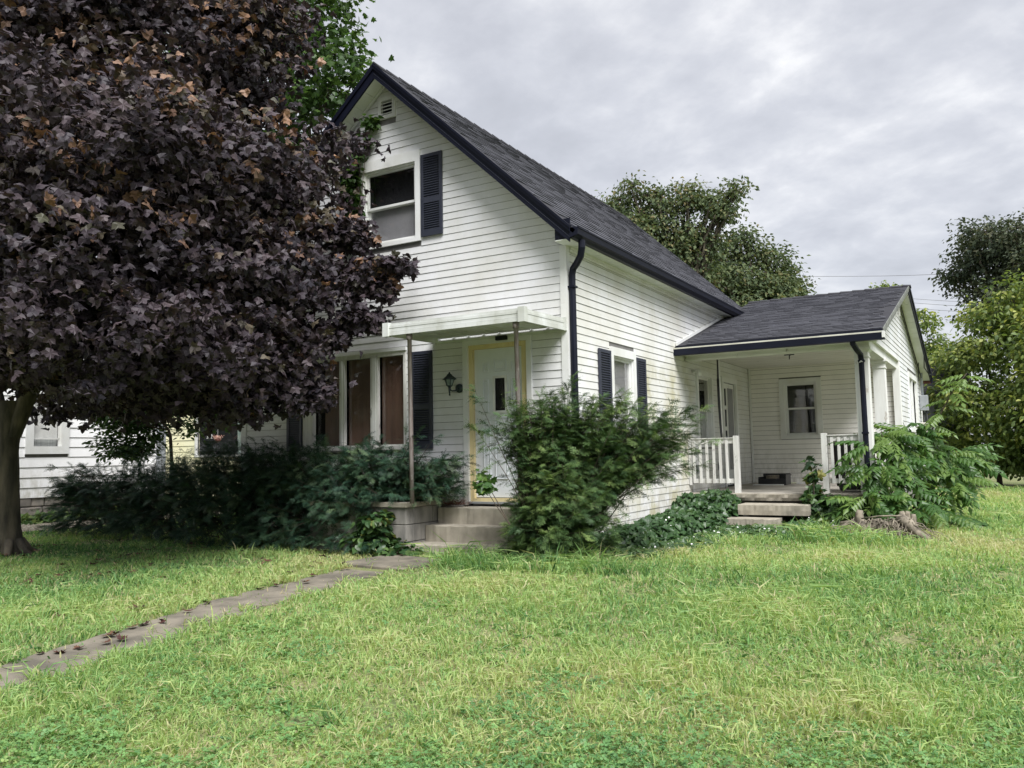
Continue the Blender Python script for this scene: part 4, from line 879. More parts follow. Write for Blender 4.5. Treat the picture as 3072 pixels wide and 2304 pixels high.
m = MB(); m.hexa([(-23.4, 9.6, 4.4), (-13.6, 9.6, 4.4), (-13.6, 18.4, 4.4), (-23.4, 18.4, 4.4), (-23.4, 13.9, 7), (-13.6, 13.9, 7), (-13.6, 14.1, 7), (-23.4, 14.1, 7)]); yob(m.build('roof', M['shinglebase'], yh))
boxo('corner_column', (-21.6, -21.25, 9.85, 10.0, .4, 4.3), M['white'], yh).location = -yh.location
q = ring(YS, (-19.55, -17.15, 1.5, 3.35), .07, -.03, .05, 'window', M['white'], yh); yob(q)
wbox(YS, -19.48, -17.22, -.12, -.11, 1.57, 3.28, 'room_shade', M['dark'], q); wbox(YS, -17.55, -17.3, -.10, -.09, 1.57, 3.25, 'curtain', M['mint'], q); wbox(YS, -19.48, -17.22, -.03, -.025, 1.57, 3.28, 'pane', M['glass'], q)
fc = bpy.data.curves.new('house_number', 'FONT'); fc.body = '372'; fc.size = .20; fc.extrude = .008; fc.align_x = 'CENTER'
num = bpy.data.objects.new('number_sign', fc); COL.objects.link(num); num.location = (-18.78, 9.955, 2.13); num.rotation_euler = (PI/2, 0, 0); fc.materials.append(M['white'])
bpy.context.view_layer.update(); nm = bpy.data.meshes.new_from_object(num.evaluated_get(bpy.context.evaluated_depsgraph_get())); bpy.data.objects.remove(num)
plate = boxo('number_sign', (-19.02, -18.55, 9.955, 9.97, 2.05, 2.36), M['dark'], None); tag(plate, 'dark number sign with white digits beside the far window', 'sign')
num = bpy.data.objects.new('digits', nm); COL.objects.link(num); num.parent = plate; num.location = (-18.78, 9.945, 2.13); num.rotation_euler = (PI/2, 0, 0)
if not nm.materials: nm.materials.append(M['white'])
hb = empty('hanging_basket', (-17.95, 9.6, 2.05), 'hanging basket of pink and white flowers before the far window', 'flower basket')
def hbo():
    m = MB(); m.tube([(-.2, 0, .05), (0, 0, .0), (.2, 0, .05)], [.10, .16, .10], 8); m.build('basket', M['redwood'], hb, True)
    n = 160; P = RNG.normal(size=(n, 3))*np.array([.16, .1, .08])+np.array([0, 0, .18])
    o = npmesh('flowers', *scatter_arrays(T_DIAM[0], T_DIAM[1], P, basis(rdir(n), rdir(n)), np.full(n, .09), RNG.random(n))[:2], M['pink'], hb); o['kind'] = 'stuff'
    m = MB(); m.tube([(0, 0, .1), (0, 0, 1.6)], .008, 5); m.build('wire', M['white'], hb); hb.scale = (.5, .5, .5)
hbo()
gs = empty('grey_shed', (2.4, 21.8, .15), 'low grey-sided shed behind the wing, half hidden by the bright shrubs', 'shed')
m = MB(); m.box(-3.2, 1.2, 0, 4, 0, 3.0); m.build('wall', M['grayshingle'], gs)
m = MB(); m.hexa([(-3.5, -.3, 2.95), (1.5, -.3, 2.95), (1.5, 4.3, 2.95), (-3.5, 4.3, 2.95), (-3.5, 1.9, 4.3), (1.5, 1.9, 4.3), (1.5, 2.1, 4.3), (-3.5, 2.1, 4.3)]); m.build('roof', M['shinglebase'], gs)
# overhead wires
for i, (a, b, lab) in enumerate([((-3.0, 32.4, 9.8), (14.0, 24.0, 7.7), 'highest thin power line crossing the sky above the wing roof'), ((-1.0, 56.8, 12.3), (14, 44.0, 9.0), 'upper of the three low power lines right of the porch gable'),
        ((-1.0, 56.8, 12.0), (14, 44.0, 8.7), 'middle of the three low power lines right of the porch gable'), ((-1.0, 56.8, 11.6), (14, 44.0, 8.4), 'lowest power line right of the porch gable')]):
    a, b = Vector(a), Vector(b); pts = [a.lerp(b, k/14)-Vector((0, 0, .5*math.sin(PI*k/14))) for k in range(15)]
    m = MB(); m.tube(pts, .010 if i == 0 else .014, 5); o = m.build('power_line', M['wire']); tag(o, lab, 'wire', 'overhead power lines')
# ------------------------------------------------------------------ vegetation: crown volumes (x, y, z, radius, height radius)
MAPLE = [(-7.89,-4.04,6.87,1.86,1.86), (-6.08,-3.56,7.23,1.77,1.61), (-5.04,-2.37,7.33,1.77,1.46), (-4.36,-1.39,7.83,0.79,0.60), (-4.35,-1.62,6.59,0.55,0.68), (-3.49,-2.85,4.86,1.03,1.03), (-3.33,-4.14,4.78,1.14,0.97), (-3.70,-4.36,3.73,1.32,0.87), (-5.75,-4.52,3.69,1.15,1.15), (-3.67,-1.33,5.14,0.68,0.50), (-3.51,-1.35,4.36,0.67,0.51), (-3.43,-1.42,3.60,0.66,0.62), (-3.27,-2.72,3.50,0.99,0.99), (-3.10,-4.25,2.77,1.01,0.57), (-3.47,-1.68,2.77,0.65,0.56), (-3.27,-3.18,2.49,0.87,0.45), (-6.23,-3.29,2.74,0.56,0.39), (-5.42,-4.33,2.70,0.50,0.42), (-3.21,-2.45,2.14,0.52,0.24), (-4.08,-3.19,2.19,0.59,0.24), (-3.32,-0.78,5.77,0.37,0.21), (-3.17,-1.62,2.23,0.24,0.22), (-6.76,-2.22,2.53,0.63,0.39), (-7.72,-2.08,2.24,0.30,0.20), (-5.75,-1.27,4.81,1.19,1.19)]
MAPTIPS = [(-2.56,-0.74,3.98,0.27,0.10), (-2.25,-0.62,3.96,0.20,0.07), (-2.41,-0.71,3.64,0.13,0.11), (-2.83,-0.84,3.81,0.32,0.18), (-2.71,-0.77,3.25,0.27,0.10), (-3.00,-1.05,3.06,0.20,0.16), (-2.98,-1.51,2.18,0.19,0.17), (-2.87,-0.86,4.46,0.27,0.18)]
GREENTREE = [(-8.43,3.76,11.37,1.09,1.09), (-7.37,3.80,10.16,0.63,0.67), (-7.55,3.69,9.10,0.56,0.42), (-8.55,3.69,9.73,0.87,0.87), (-10.54,3.68,12.37,1.38,1.38), (-12.76,3.54,10.80,1.29,1.29), (-8.45,4.33,8.20,0.67,0.45), (-9.69,4.18,8.73,0.84,0.69), (-11.98,4.00,5.29,0.97,1.29), (-6.98,3.91,9.57,0.35,0.28), (-8.51,1.39,2.68,0.58,0.58), (-8.43,3.76,12.95,1.45,0.87)]
TREEA = [(-5.87,15.69,9.32,0.76,0.76), (-5.38,15.98,9.88,0.60,0.49), (-4.57,16.46,9.52,0.81,0.65), (-3.68,16.40,9.69,0.75,0.53), (-3.03,16.78,9.45,0.75,0.48), (-2.32,16.62,9.67,0.31,0.31), (-4.46,16.52,8.38,1.63,1.09), (-5.42,15.96,8.18,1.09,0.98), (-3.36,16.59,8.23,0.64,0.85), (-4.21,16.66,7.14,1.41,0.98), (-2.53,16.49,8.96,0.42,0.31)]
TREEB = [(-3.91,20.32,8.63,1.09,0.97), (-2.95,20.88,8.73,0.97,0.72), (-2.02,21.43,8.21,0.72,0.85), (-1.62,21.66,7.45,0.54,0.60), (-3.42,20.61,7.49,1.69,0.72), (-4.32,19.50,7.42,1.19,0.83), (-2.38,21.22,7.10,1.33,0.60), (-1.43,21.77,6.95,0.36,0.24)]
TREER = [(3.92,29.55,9.11,0.82,0.82), (4.69,28.84,9.69,1.20,1.06), (5.71,28.28,9.42,1.55,1.29), (5.08,29.07,8.31,1.59,1.06), (6.38,27.51,8.12,1.50,1.75), (3.64,29.38,8.27,0.62,0.62)]
SMALLRED = [(1.94,35.34,7.54,0.40,0.64), (2.15,35.47,6.23,0.48,0.80), (-0.03,36.51,9.48,0.51,0.14)]
HEDGER = [(5.29,20.27,5.85,0.71,0.92), (4.55,20.53,5.44,0.83,0.63), (5.53,19.59,4.21,1.09,1.19), (4.39,20.43,4.28,0.94,0.83), (3.58,22.28,4.29,0.79,0.67), (3.35,21.45,3.13,0.66,0.77), (4.30,20.38,2.81,1.15,1.04), (5.33,19.48,2.42,1.09,1.19), (3.46,21.51,1.81,0.88,0.99), (4.39,20.44,1.25,1.15,0.94), (5.33,19.60,1.03,0.99,0.89), (5.99,18.36,3.10,1.13,2.81), (3.08,23.61,3.97,0.59,0.59), (2.74,22.60,2.41,0.46,0.92)]
SAPLING = [(-9.35,-0.26,2.27,0.27,0.24), (-8.98,-0.04,2.14,0.42,0.30), (-9.18,-0.16,1.72,0.24,0.21), (-8.61,0.17,1.89,0.33,0.27), (-8.82,0.05,1.59,0.36,0.12), (-8.41,0.29,2.25,0.24,0.18), (-7.99,0.54,1.94,0.17,0.24)]
SAPSTEM = [(-8.04,0.28,1.28), (-8.07,0.26,1.82), (-8.10,0.24,1.94), (-8.24,0.16,2.12), (-8.29,0.13,2.30), (-8.53,0.11,1.95), (-8.74,-0.01,2.01)]
AILBLOB = [(3.09,4.95,1.48,0.29,0.24), (3.42,5.61,1.55,0.55,0.30), (3.27,4.82,1.03,0.47,0.34), (3.73,5.79,1.16,0.55,0.38), (2.95,4.06,0.56,0.45,0.25), (3.06,4.58,1.04,0.31,0.26), (3.42,4.45,0.54,0.61,0.30), (3.95,5.68,0.74,0.43,0.38), (4.10,6.24,1.21,0.28,0.19)]
AILSTEM = [(3.12,5.32,0.11), (3.34,5.56,1.06), (3.72,5.55,1.60), (4.09,5.54,2.28), (4.29,5.54,2.53)]
def in_house(P, pad=.12):
    return (P[:, 0] > -5.92-pad) & (P[:, 0] < pad) & (P[:, 1] > -pad) & (P[:, 1] < 9.4)
def limb(m, a, b, r0, r1, wob=.12, n=6, k=6, sag=0):
    a, b = Vector(a), Vector(b); L = (b-a).length; pts = []; rad = []
    for i in range(n+1):
        t = i/n; q = a.lerp(b, t); s = math.sin(PI*t)
        q += Vector((random.uniform(-1, 1), random.uniform(-1, 1), random.uniform(-.6, .6)))*wob*L*.25*s + Vector((0, 0, sag*L*s)); pts.append(q); rad.append(r0+(r1-r0)*t**.8)
    m.tube(pts, rad, k); return pts
def leaf_stuff(name, V, mat, parent, T):
    P, R, S, Ti = V; o = scatter(name, T, P, R, S, Ti, mat, parent); o['kind'] = 'stuff'; return o
# ---- purple maple
mp = empty('purple_maple_tree', (-7.07, -2.94, .15), 'big dark purple-leaved maple filling the left of the picture, its trunk on the lawn', 'tree')
def loc(o, p): o.location = -p.location; return o
def bark_tube(m, pts, rad, n=34, steps=7, amp=.010, seed=0):
    P_ = []; R0 = []
    for i in range(len(pts)-1):
        for k in range(steps): t = k/steps; P_.append(Vector(pts[i]).lerp(Vector(pts[i+1]), t)); R0.append(rad[i]+(rad[i+1]-rad[i])*t)
    P_.append(Vector(pts[-1])); R0.append(rad[-1]); r = random.Random(seed); ph = [(r.randint(3, 15), r.uniform(0, 6), r.uniform(.5, 3)) for _ in range(9)]; b0 = len(m.v)
    for p, q in zip(P_, R0):
        for k in range(n):
            an = 2*PI*k/n; e = sum(math.sin(f*an+o+p.z*w*3)*(1/(1+.12*f)) for f, o, w in ph)/3; e += r.uniform(-.35, .35); rr = q+amp*e*min(1, q/.15)
            m.v.append((p.x+math.cos(an)*rr, p.y+math.sin(an)*rr, p.z))
    for i in range(len(P_)-1):
        for k in range(n): m.f.append((b0+i*n+k, b0+i*n+(k+1) % n, b0+(i+1)*n+(k+1) % n, b0+(i+1)*n+k))
m = MB(); bark_tube(m, [(-7.12, -2.99, .0), (-7.12, -2.99, .18), (-7.13, -3.0, .5), (-7.14, -3.02, 1.0), (-7.15, -3.05, 1.6), (-7.13, -3.05, 1.95), (-7.11, -3.05, 2.25)], [.24, .17, .145, .132, .138, .16, .175])
bark_tube(m, [(-7.15, -3.06, 1.75), (-7.32, -3.15, 2.3), (-7.5, -3.3, 3.1), (-7.7, -3.5, 4.5), (-7.9, -3.7, 6.5)], [.11, .115, .11, .09, .05], 20, 6)
bark_tube(m, [(-7.08, -3.03, 1.75), (-6.90, -2.94, 2.3), (-6.55, -2.8, 2.9), (-6.1, -2.7, 3.9), (-5.7, -2.5, 5.6)], [.11, .12, .11, .09, .05], 20, 6, seed=3)
m.tube([(-7.2, -3.0, 1.62), (-7.45, -3.02, 1.70), (-7.64, -3.07, 1.86)], [.045, .025, .012], 8)
for k in range(7):
    a = k*.9+.3; m.tube([(-7.12+.12*math.cos(a), -2.99+.12*math.sin(a), .34), (-7.12+.24*math.cos(a), -2.99+.24*math.sin(a), .19), (-7.12+.42*math.cos(a), -2.99+.42*math.sin(a), .12)], [.06, .05, .015], 8)
loc(m.build('trunk', M['bark'], mp, True), mp)
m = MB(); tips = [b[:3] for b in MAPLE]
for (x, y, z, r_, rz) in MAPLE:
    st0 = random.choice([(-7.5, -3.3, 3.1), (-6.55, -2.8, 2.9), (-6.1, -2.7, 3.9), (-7.7, -3.5, 4.5)]); 
    if z < 3: st0 = random.choice([(-6.86, -2.9, 2.5), (-7.3, -3.15, 2.5)])
    limb(m, st0, (x, y, z), .06, .022, .25, 7, 7, .05)
    for k in range(5):
        d = Vector((random.gauss(0, 1), random.gauss(0, 1), random.gauss(0, .8))).normalized(); e = (x+d.x*r_*.95, y+d.y*r_*.95, z+d.z*rz*.95)
        limb(m, (x, y, z), e, .018, .005, .2, 4, 5)
for (x, y, z, r_, rz) in MAPTIPS: limb(m, (x-.9, y-.25, z-.15), (x+r_, y, z), .012, .003, .15, 5, 5, .05)
for a, b in (((-4.2, -3.9, 4.0), (-4.05, -4.15, 5.6)), ((-3.3, -3.4, 3.9), (-3.25, -3.5, 4.7)), ((-3.0, -3.0, 3.9), (-2.45, -2.9, 4.2))): limb(m, a, b, .012, .005, .12, 5, 5)
loc(m.build('branches', M['bark2'], mp, True), mp)
def mkeep(P):
    k = ~in_house(P, .18) & (P[:, 2] > 1.75)
    k &= ~((P[:, 0] > -1.95))
    q = P-np.array(CAM); zc = q@np.array(fw); off = (np.abs(q@np.array(rt2)) > .66*zc) | (q@np.array(up2) > .54*zc); k &= ~(off & (RNG.random(len(P)) < .7))
    d = np.hypot(P[:, 0]+7.07, P[:, 1]+2.95); k &= ~((d < .9) & (P[:, 2] < 2.5))
    return k
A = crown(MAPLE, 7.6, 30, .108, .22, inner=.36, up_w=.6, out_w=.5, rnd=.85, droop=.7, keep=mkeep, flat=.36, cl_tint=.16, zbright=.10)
B = crown(MAPTIPS, 95, 11, .105, .07, inner=.2, up_w=.5, out_w=.6, rnd=.6, droop=.8, keep=mkeep, flat=.6, cl_tint=.12)
P = np.concatenate([A[0], B[0]]); R_ = np.concatenate([A[1], B[1]]); S = np.concatenate([A[2], B[2]]); Ti = np.concatenate([A[3], B[3]])
# dried orange-brown clusters on exposed twig ends
dry = vnoise(P[:, 0]*1.0+P[:, 2]*.9, P[:, 1]+P[:, 2]*1.3, 2.6, 5)+.10*(P[:, 2]-4) > .40; dd = RNG.random(len(P)) < .38
Ti = np.where(dry & dd, RNG.uniform(.85, 1.0, len(P)), np.minimum(Ti, .84))
cam_np = np.array(CAM); D = np.linalg.norm(P-cam_np, axis=1)
fwn = np.array(fw); rtn = np.array(rt2); upn = np.array(up2); Q = P-cam_np; zc = Q@fwn; xs = (Q@rtn)/zc; ys = (Q@upn)/zc
vis = (zc > 1) & (np.abs(xs) < .60) & (np.abs(ys) < .45)
score = np.where(vis, D/S*.14, 1e9); order = np.argsort(score)[:300]; restm = np.ones(len(P), bool); restm[order] = False
print('maple leaves', len(P))
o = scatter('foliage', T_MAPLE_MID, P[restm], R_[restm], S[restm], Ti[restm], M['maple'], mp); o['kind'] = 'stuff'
LM = []
for t in (.2, .4, .55, .7, .93):
    me = bpy.data.meshes.new('leaf'); me.from_pydata(T_MAPLE[0].tolist(), [], T_MAPLE[1].tolist()); me.update(); a = me.attributes.new('tint', 'FLOAT', 'POINT'); a.data.foreach_set('value', np.full(len(T_MAPLE[0]), t, np.float32)); me.materials.append(M['maple']); LM.append((t, me))
for i in order:
    me = min(LM, key=lambda q: abs(q[0]-Ti[i]))[1]; ob = bpy.data.objects.new('leaf', me); COL.objects.link(ob); ob.parent = mp
    mt = Matrix([list(map(float, R_[i][r]))+[0] for r in range(3)]+[[0, 0, 0, 1]]); ob.matrix_local = Matrix.Translation(Vector(P[i].tolist())-mp.location) @ mt @ Matrix.Scale(float(S[i]), 4)

def ragged(bl, shrink=.0):
    o = []
    for (x, y, z, r_, rz) in bl:
        o.append((x, y, z, r_*.76, rz*.76))
        for k in range(4):
            d = Vector((random.gauss(0, 1), random.gauss(0, 1), random.gauss(.2, .8))).normalized(); s = random.uniform(.2, .38); o.append((x+d.x*r_*.80, y+d.y*r_*.80, z+d.z*rz*.80, r_*s, rz*s*1.1))
    return o
def tree(name, base, label, cat, blobs, mat, T, dens, per, leaf, spread, trunk_r=.3, trunk_top=None, keep=None, nb=5, bark='bark', **kw):
    t = empty(name, base, label, cat); m = MB(); b = Vector(base); c = Vector(trunk_top) if trunk_top else Vector((base[0], base[1], sum(q[2] for q in blobs)/len(blobs)))
    limb(m, b-Vector((0, 0, .15)), c, trunk_r, trunk_r*.55, .06, 6, 10)
    for (x, y, z, r_, rz) in blobs:
        s = b.lerp(c, random.uniform(.6, 1.0)); limb(m, s, (x, y, z), trunk_r*.35, trunk_r*.08, .2, 6, 6)
        for k in range(nb):
            d = Vector((random.gauss(0, 1), random.gauss(0, 1), random.gauss(0, .7))).normalized(); limb(m, (x, y, z), (x+d.x*r_, y+d.y*r_, z+d.z*rz), trunk_r*.09, trunk_r*.02, .2, 3, 4)
    loc(m.build('trunk', M[bark], t, True), t)
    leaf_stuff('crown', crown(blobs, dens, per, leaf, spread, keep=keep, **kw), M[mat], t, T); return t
tree('green_maple_tree', (-9.6, 4.4, .15), 'fresh green maple behind the purple tree, its leaves hanging left of the roof peak', 'tree', GREENTREE, 'green', T_MAPLE_LO, 8, 13, .14, .26, .22, (-9.6, 4.2, 8.5), keep=lambda P: ~in_house(P, .2), inner=.3, droop=.9, up_w=.6, flat=.4)
tree('oak_tree', (-4.2, 16.5, .15), 'ragged olive green tree rising behind the main roof slope', 'tree', ragged(TREEA)+[(-4.6, 16.6, 6.2, 1.6, 1.2)], 'fargreen', T_DIAM, 15, 12, .15, .22, .28, (-4.3, 16.5, 7.0), inner=.25, cl_tint=.28)
tree('maple_tree', (-2.8, 20.8, .15), 'rounded green tree behind the junction of the two roofs', 'tree', ragged(TREEB)+[(-3, 20.8, 6.2, 2.0, 1.0)], 'fargreen', T_DIAM, 13, 13, .16, .22, .28, (-2.8, 20.8, 6.5), inner=.25, cl_tint=.22)
tree('dark_maple_tree', (5.6, 28.6, .15), 'dark dull green tree at the right edge, standing above the bright shrubs', 'tree', ragged(TREER)+[(5.6, 28.4, 7.0, 2.0, 1.2), (7.2, 28, 8.5, 2, 2)], 'fardark', T_DIAM, 9, 13, .18, .26, .3, (5.6, 28.6, 7.0), inner=.25)
tree('reddening_tree', (2.0, 35.6, .15), 'small far tree with orange-tinged leaves just right of the porch gable', 'tree', SMALLRED+[(2.1, 35.5, 5.0, 1.0, 1.2)], 'hedge', T_DIAM, 16, 12, .2, .2, .15, (2, 35.6, 5.0), inner=.2)
hg = ragged(HEDGER, .5)
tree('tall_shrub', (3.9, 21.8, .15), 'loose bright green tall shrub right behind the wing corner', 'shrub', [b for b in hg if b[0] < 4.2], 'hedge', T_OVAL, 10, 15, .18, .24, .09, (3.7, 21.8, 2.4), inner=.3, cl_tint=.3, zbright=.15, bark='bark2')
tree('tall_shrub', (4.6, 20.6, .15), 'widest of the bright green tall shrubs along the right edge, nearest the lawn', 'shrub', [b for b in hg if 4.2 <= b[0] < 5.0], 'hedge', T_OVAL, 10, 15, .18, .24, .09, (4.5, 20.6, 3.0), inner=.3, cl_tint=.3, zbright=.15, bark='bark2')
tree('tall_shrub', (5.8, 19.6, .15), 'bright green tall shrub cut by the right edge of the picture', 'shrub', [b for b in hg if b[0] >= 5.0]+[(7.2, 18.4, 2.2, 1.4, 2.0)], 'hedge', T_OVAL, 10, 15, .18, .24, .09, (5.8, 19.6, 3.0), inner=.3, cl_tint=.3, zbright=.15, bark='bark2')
for o in list(COL.objects):
    if o.name.startswith('tall_shrub'): o['group'] = 'bright tall shrubs along the right edge'
# backlit sapling left of the hedge
sp = empty('sapling', (-8.0, .25, .15), 'thin leafy sapling rising out of the hedge before the neighbouring white wall', 'sapling')
m = MB(); q = SAPSTEM; m.tube([(-8.0, .25, .15), q[0], q[1], q[2], q[3], q[4]], [.035, .03, .028, .024, .014, .008], 8); m.tube([q[2], (-8.3, .12, 1.98), (-8.55, .0, 2.05), (-8.9, -.1, 2.12), (-9.3, -.25, 2.15)], [.02, .018, .014, .009, .004], 6); m.tube([q[3], (-8.1, .3, 2.3), (-7.95, .5, 2.5)], [.012, .008, .004], 5)
loc(m.build('stem', M['bark2'], sp, True), sp)
leaf_stuff('foliage', crown(SAPLING, 75, 9, .10, .10, inner=.2, up_w=1.0, out_w=.3, rnd=.4, droop=.15), M['green'], sp, T_OVAL)

# ---- yews: many shoots fanning out of the base, sprays of needles along each
def yew(name, base, label, shoots, mat, spray, dens, keep=None, cat='shrub', trad=.009):
    t = empty(name, base, label, cat); P = []; Nn = []; Tp = []; Ti = []; S = []; m = MB()
    for (a, b, full) in shoots:
        a, b = np.array(a, float), np.array(b, float); L = np.linalg.norm(b-a); mid = (a+b)/2 + np.array([random.uniform(-.1, .1), random.uniform(-.1, .1), .10*L])
        n = max(3, int(dens*L)); ti = RNG.normal(.45, .18)
        ts = full + (1-full)*RNG.random(n)**.6
        pts = [(1-t_)**2*a + 2*t_*(1-t_)*mid + t_*t_*b for t_ in np.linspace(0, 1, 6)]; m.tube([tuple(p) for p in pts], [trad*(1-.85*k/5) for k in range(6)], 5)
        for u in list(ts)+[.93, 1.0]:
            p = (1-u)**2*a + 2*u*(1-u)*mid + u*u*b; tg = 2*(1-u)*(mid-a)+2*u*(b-mid); tg /= np.linalg.norm(tg)+1e-9
            sd = RNG.normal(size=3); sd -= sd.dot(tg)*tg; sd /= np.linalg.norm(sd)+1e-9; lat = 1.0 if u < .92 else .08
            tip = tg*(.75)+sd*lat*.8+np.array([0, 0, -.12]); s = spray*((1.25-.55*u) if u < .92 else .72)*RNG.uniform(.75, 1.2)
            P.append(p); Tp.append(tip); Nn.append(np.array([0, 0, 1.0])+RNG.normal(size=3)*.45); S.append(s); Ti.append(ti+RNG.normal(0, .14)+.22*u)
    P, Tp, Nn, S, Ti = map(np.array, (P, Tp, Nn, S, Ti)); Ti = np.clip(Ti, 0, 1)
    if keep is not None: k = keep(P); P, Tp, Nn, S, Ti = P[k], Tp[k], Nn[k], S[k], Ti[k]
    loc(m.build('branches', M['bark2'], t, True), t); R = basis(Nn, Tp); V = []; F = []; TT = []; off = 0
    for k in range(3):
        s = np.arange(len(P)) % 3 == k; v, f, ti = scatter_arrays(T_YEW[k][0], T_YEW[k][1], P[s], R[s], S[s], Ti[s]); V.append(v); F.append(f+off); TT.append(ti); off += len(v)
    o = npmesh('foliage', np.concatenate(V)-np.array(t.location), np.concatenate(F), M[mat], t, np.concatenate(TT)); o['kind'] = 'stuff'; print(name, 'sprays', len(P)); return t
def shoots_dome(base, n, ax, reach, zmax, zmin=.1, full=.30, bias=None):
    out = []
    for i in range(n):
        az_ = random.uniform(0, 2*PI); el = math.asin(min(1, random.uniform(0.0, 1.0)**.9)); r = reach(az_, el)
        d = (math.cos(az_)*math.cos(el)*ax[0], math.sin(az_)*math.cos(el)*ax[1], math.sin(el)*zmax)
        a = (base[0]+random.uniform(-.12, .12), base[1]+random.uniform(-.12, .12), base[2]+random.uniform(.0, .35)); e = (base[0]+d[0]*r, base[1]+d[1]*r, base[2]+zmin+d[2]*r)
        out.append((a, e, full))
    return out
bc = (.20, -.92, .15); sh = shoots_dome(bc, 350, (.80, .62), lambda a, e: random.uniform(.70, 1.05)*(1-.30*max(0, math.cos(a-3.66))), 1.50)
for i in range(70):
    b = Vector(bc)+Vector((.863, .506, 0))*random.uniform(-.42, .8)+Vector((random.uniform(-.15, .15), random.uniform(-.3, .1), 0)); h = random.uniform(1.45, 2.0); a = Vector(bc).lerp(b, .35); sh.append(((a.x, a.y, .5), (b.x, b.y, h), .45))
Rv = Vector((.863, .506, 0))      # the wall-to-porch diagonal
for i in range(150):
    t = random.random(); lat = random.uniform(.28, .86); up_ = random.uniform(.72+.30*lat, 1.72)*(1.12-.10*lat); b = Vector(bc) + Rv*(lat*1.50) + Vector((random.uniform(-.2, .35), random.uniform(-.35, .25), up_)); a = Vector(bc)+Rv*random.uniform(.1, .4)+Vector((0, 0, random.uniform(.1, .7))); sh.append((tuple(a), tuple(b), .35))
for i in range(45):
    b = Vector(bc) + Rv*random.uniform(-.62, .35) + Vector((random.uniform(-.1, .3), random.uniform(-.35, .1), random.uniform(1.35, 1.82))); sh.append((tuple(Vector(bc)+Vector((0, 0, .3))), tuple(b), .35))
sh.append((bc, (.42, -.70, 2.30), .3))
for i in range(26):
    lat = random.uniform(.85, 1.1); e = Vector(bc)+Rv*lat*1.5+Vector((random.uniform(-.15, .25), random.uniform(-.3, .2), random.uniform(1.0, 1.75))); a = Vector(bc)+Rv*.5+Vector((0, 0, random.uniform(.4, .9))); sh.append((tuple(a), tuple(e), .35))
for i in range(46):
    e = Vector((.42, -.70, 0))+Rv*random.gauss(0, .26)+Vector((0, random.uniform(-.2, .1), random.uniform(1.75, 2.12))); a = Vector(bc).lerp(e, .3); sh.append((tuple(a), tuple(e), .4))
sh.append((bc, (.36, -.72, 2.20), .4)); sh.append((bc, (-.35, -1.65, 2.12), .4)); sh.append((bc, (-.38, -1.66, 1.72), .4)); sh.append((bc, (-.02, -1.3, 2.10), .4))
yk = lambda P: ~in_house(P, .04) & (P[:, 2] > .17) & ~((P[:, 0] < -.45) & (P[:, 1] > -1.05) & (P[:, 2] < .75))
yew('yew_bush', bc, 'wide shaggy green yew bush in front of the house corner, right of the steps', sh, 'yew', .21, 14.5, yk)
sh = []
for i in range(880):
    x = -9.0 + 6.9*random.random()**.9; yb = -.10 if x > -5.8 else .1; front = random.random() < .6
    top = 1.42 if x > -6 else 1.30-.10*(-6-x)*.6; top *= random.uniform(.93, 1.05)
    ang = random.uniform(-.25, 1.15) if front else random.uniform(.7, 1.5); ry = .95 if x > -6 else .80
    b = (x+random.uniform(-.35, .35)+(-.5 if x < -8.2 else 0), -.55-math.cos(ang)*ry*random.uniform(.6, 1), .25+max(0, math.sin(ang))*(top-.2)+random.uniform(0, .1)); a = (x*.985-.1, -.45, random.uniform(.15, .7)); sh.append((a, b, .30))
for i in range(60): x = random.uniform(-8.6, -2.2); sh.append(((x, -.5, .6), (x+random.uniform(-.3, .35), random.uniform(-.6, -.25), random.uniform(1.5, 1.68)), .4))
for i in range(110): sh.append(((-2.5, -.6, .6), (-2.5+random.uniform(.3, 1.22), random.uniform(-1.05, -.25), random.uniform(.88, 1.42)), .3))
for i in range(46): sh.append(((-8.6, -.5, random.uniform(.3, .9)), (-9.1-random.uniform(0, .35), random.uniform(-1.1, -.2), random.uniform(.4, 1.35)), .35))
sh.append(((-2.2, -.6, .9), (-1.55, -.75, 1.62), .4)); sh.append(((-2.4, -.6, .9), (-1.62, -1.0, 1.66), .4))
yew('yew_hedge', (-5.5, -.5, .15), 'long dark yew hedge under the front picture window', sh, 'yewdark', .245, 9.5, lambda P: ~in_house(P, .05) & (P[:, 2] > .2) & ~((P[:, 0] > -1.9) & (P[:, 2] < .84)), 'hedge')

# ---- compound-leaved shrub by the porch corner
def compound(seed, n=8):
    r = random.Random(seed); V = []; F = []
    def leaflet(p, d, l, w):
        b = len(V); s = Vector((-d.y, d.x, 0)); V.extend([tuple(p), tuple(p+d*l*.42+s*w+Vector((0, 0, -.02))), tuple(p+d*l+Vector((0, 0, -.10))), tuple(p+d*l*.45-s*w+Vector((0, 0, -.02))), tuple(p+d*l*.45+Vector((0, 0, .015)))])
        F.extend([(b, b+1, b+4), (b+1, b+2, b+4), (b+2, b+3, b+4), (b+3, b, b+4)])
    def cz(y): return -.28*y*y
    for i in range(n):
        y = .16+.80*i/n
        for sg in (-1, 1): leaflet(Vector((0, y, cz(y))), Vector((sg*.90, .50, r.uniform(-.55, -.15))).normalized(), .34*r.uniform(.85, 1.1)*(1-.25*abs(i/n-.4)), .088)
    leaflet(Vector((0, .96, cz(.96))), Vector((0, 1, -.4)).normalized(), .30, .09)
    for i in range(4):
        a, c = i/4, (i+1)/4; b = len(V); V.extend([(-.008, a, cz(a)), (.008, a, cz(a)), (.006, c, cz(c)), (-.006, c, cz(c))]); F.extend([(b, b+1, b+2), (b, b+2, b+3)])
    return V, F
ail = empty('compound_leaf_shrub', (3.15, 5.3, .15), 'lush green shrub with long drooping compound leaves at the porch corner', 'shrub')
CM = []
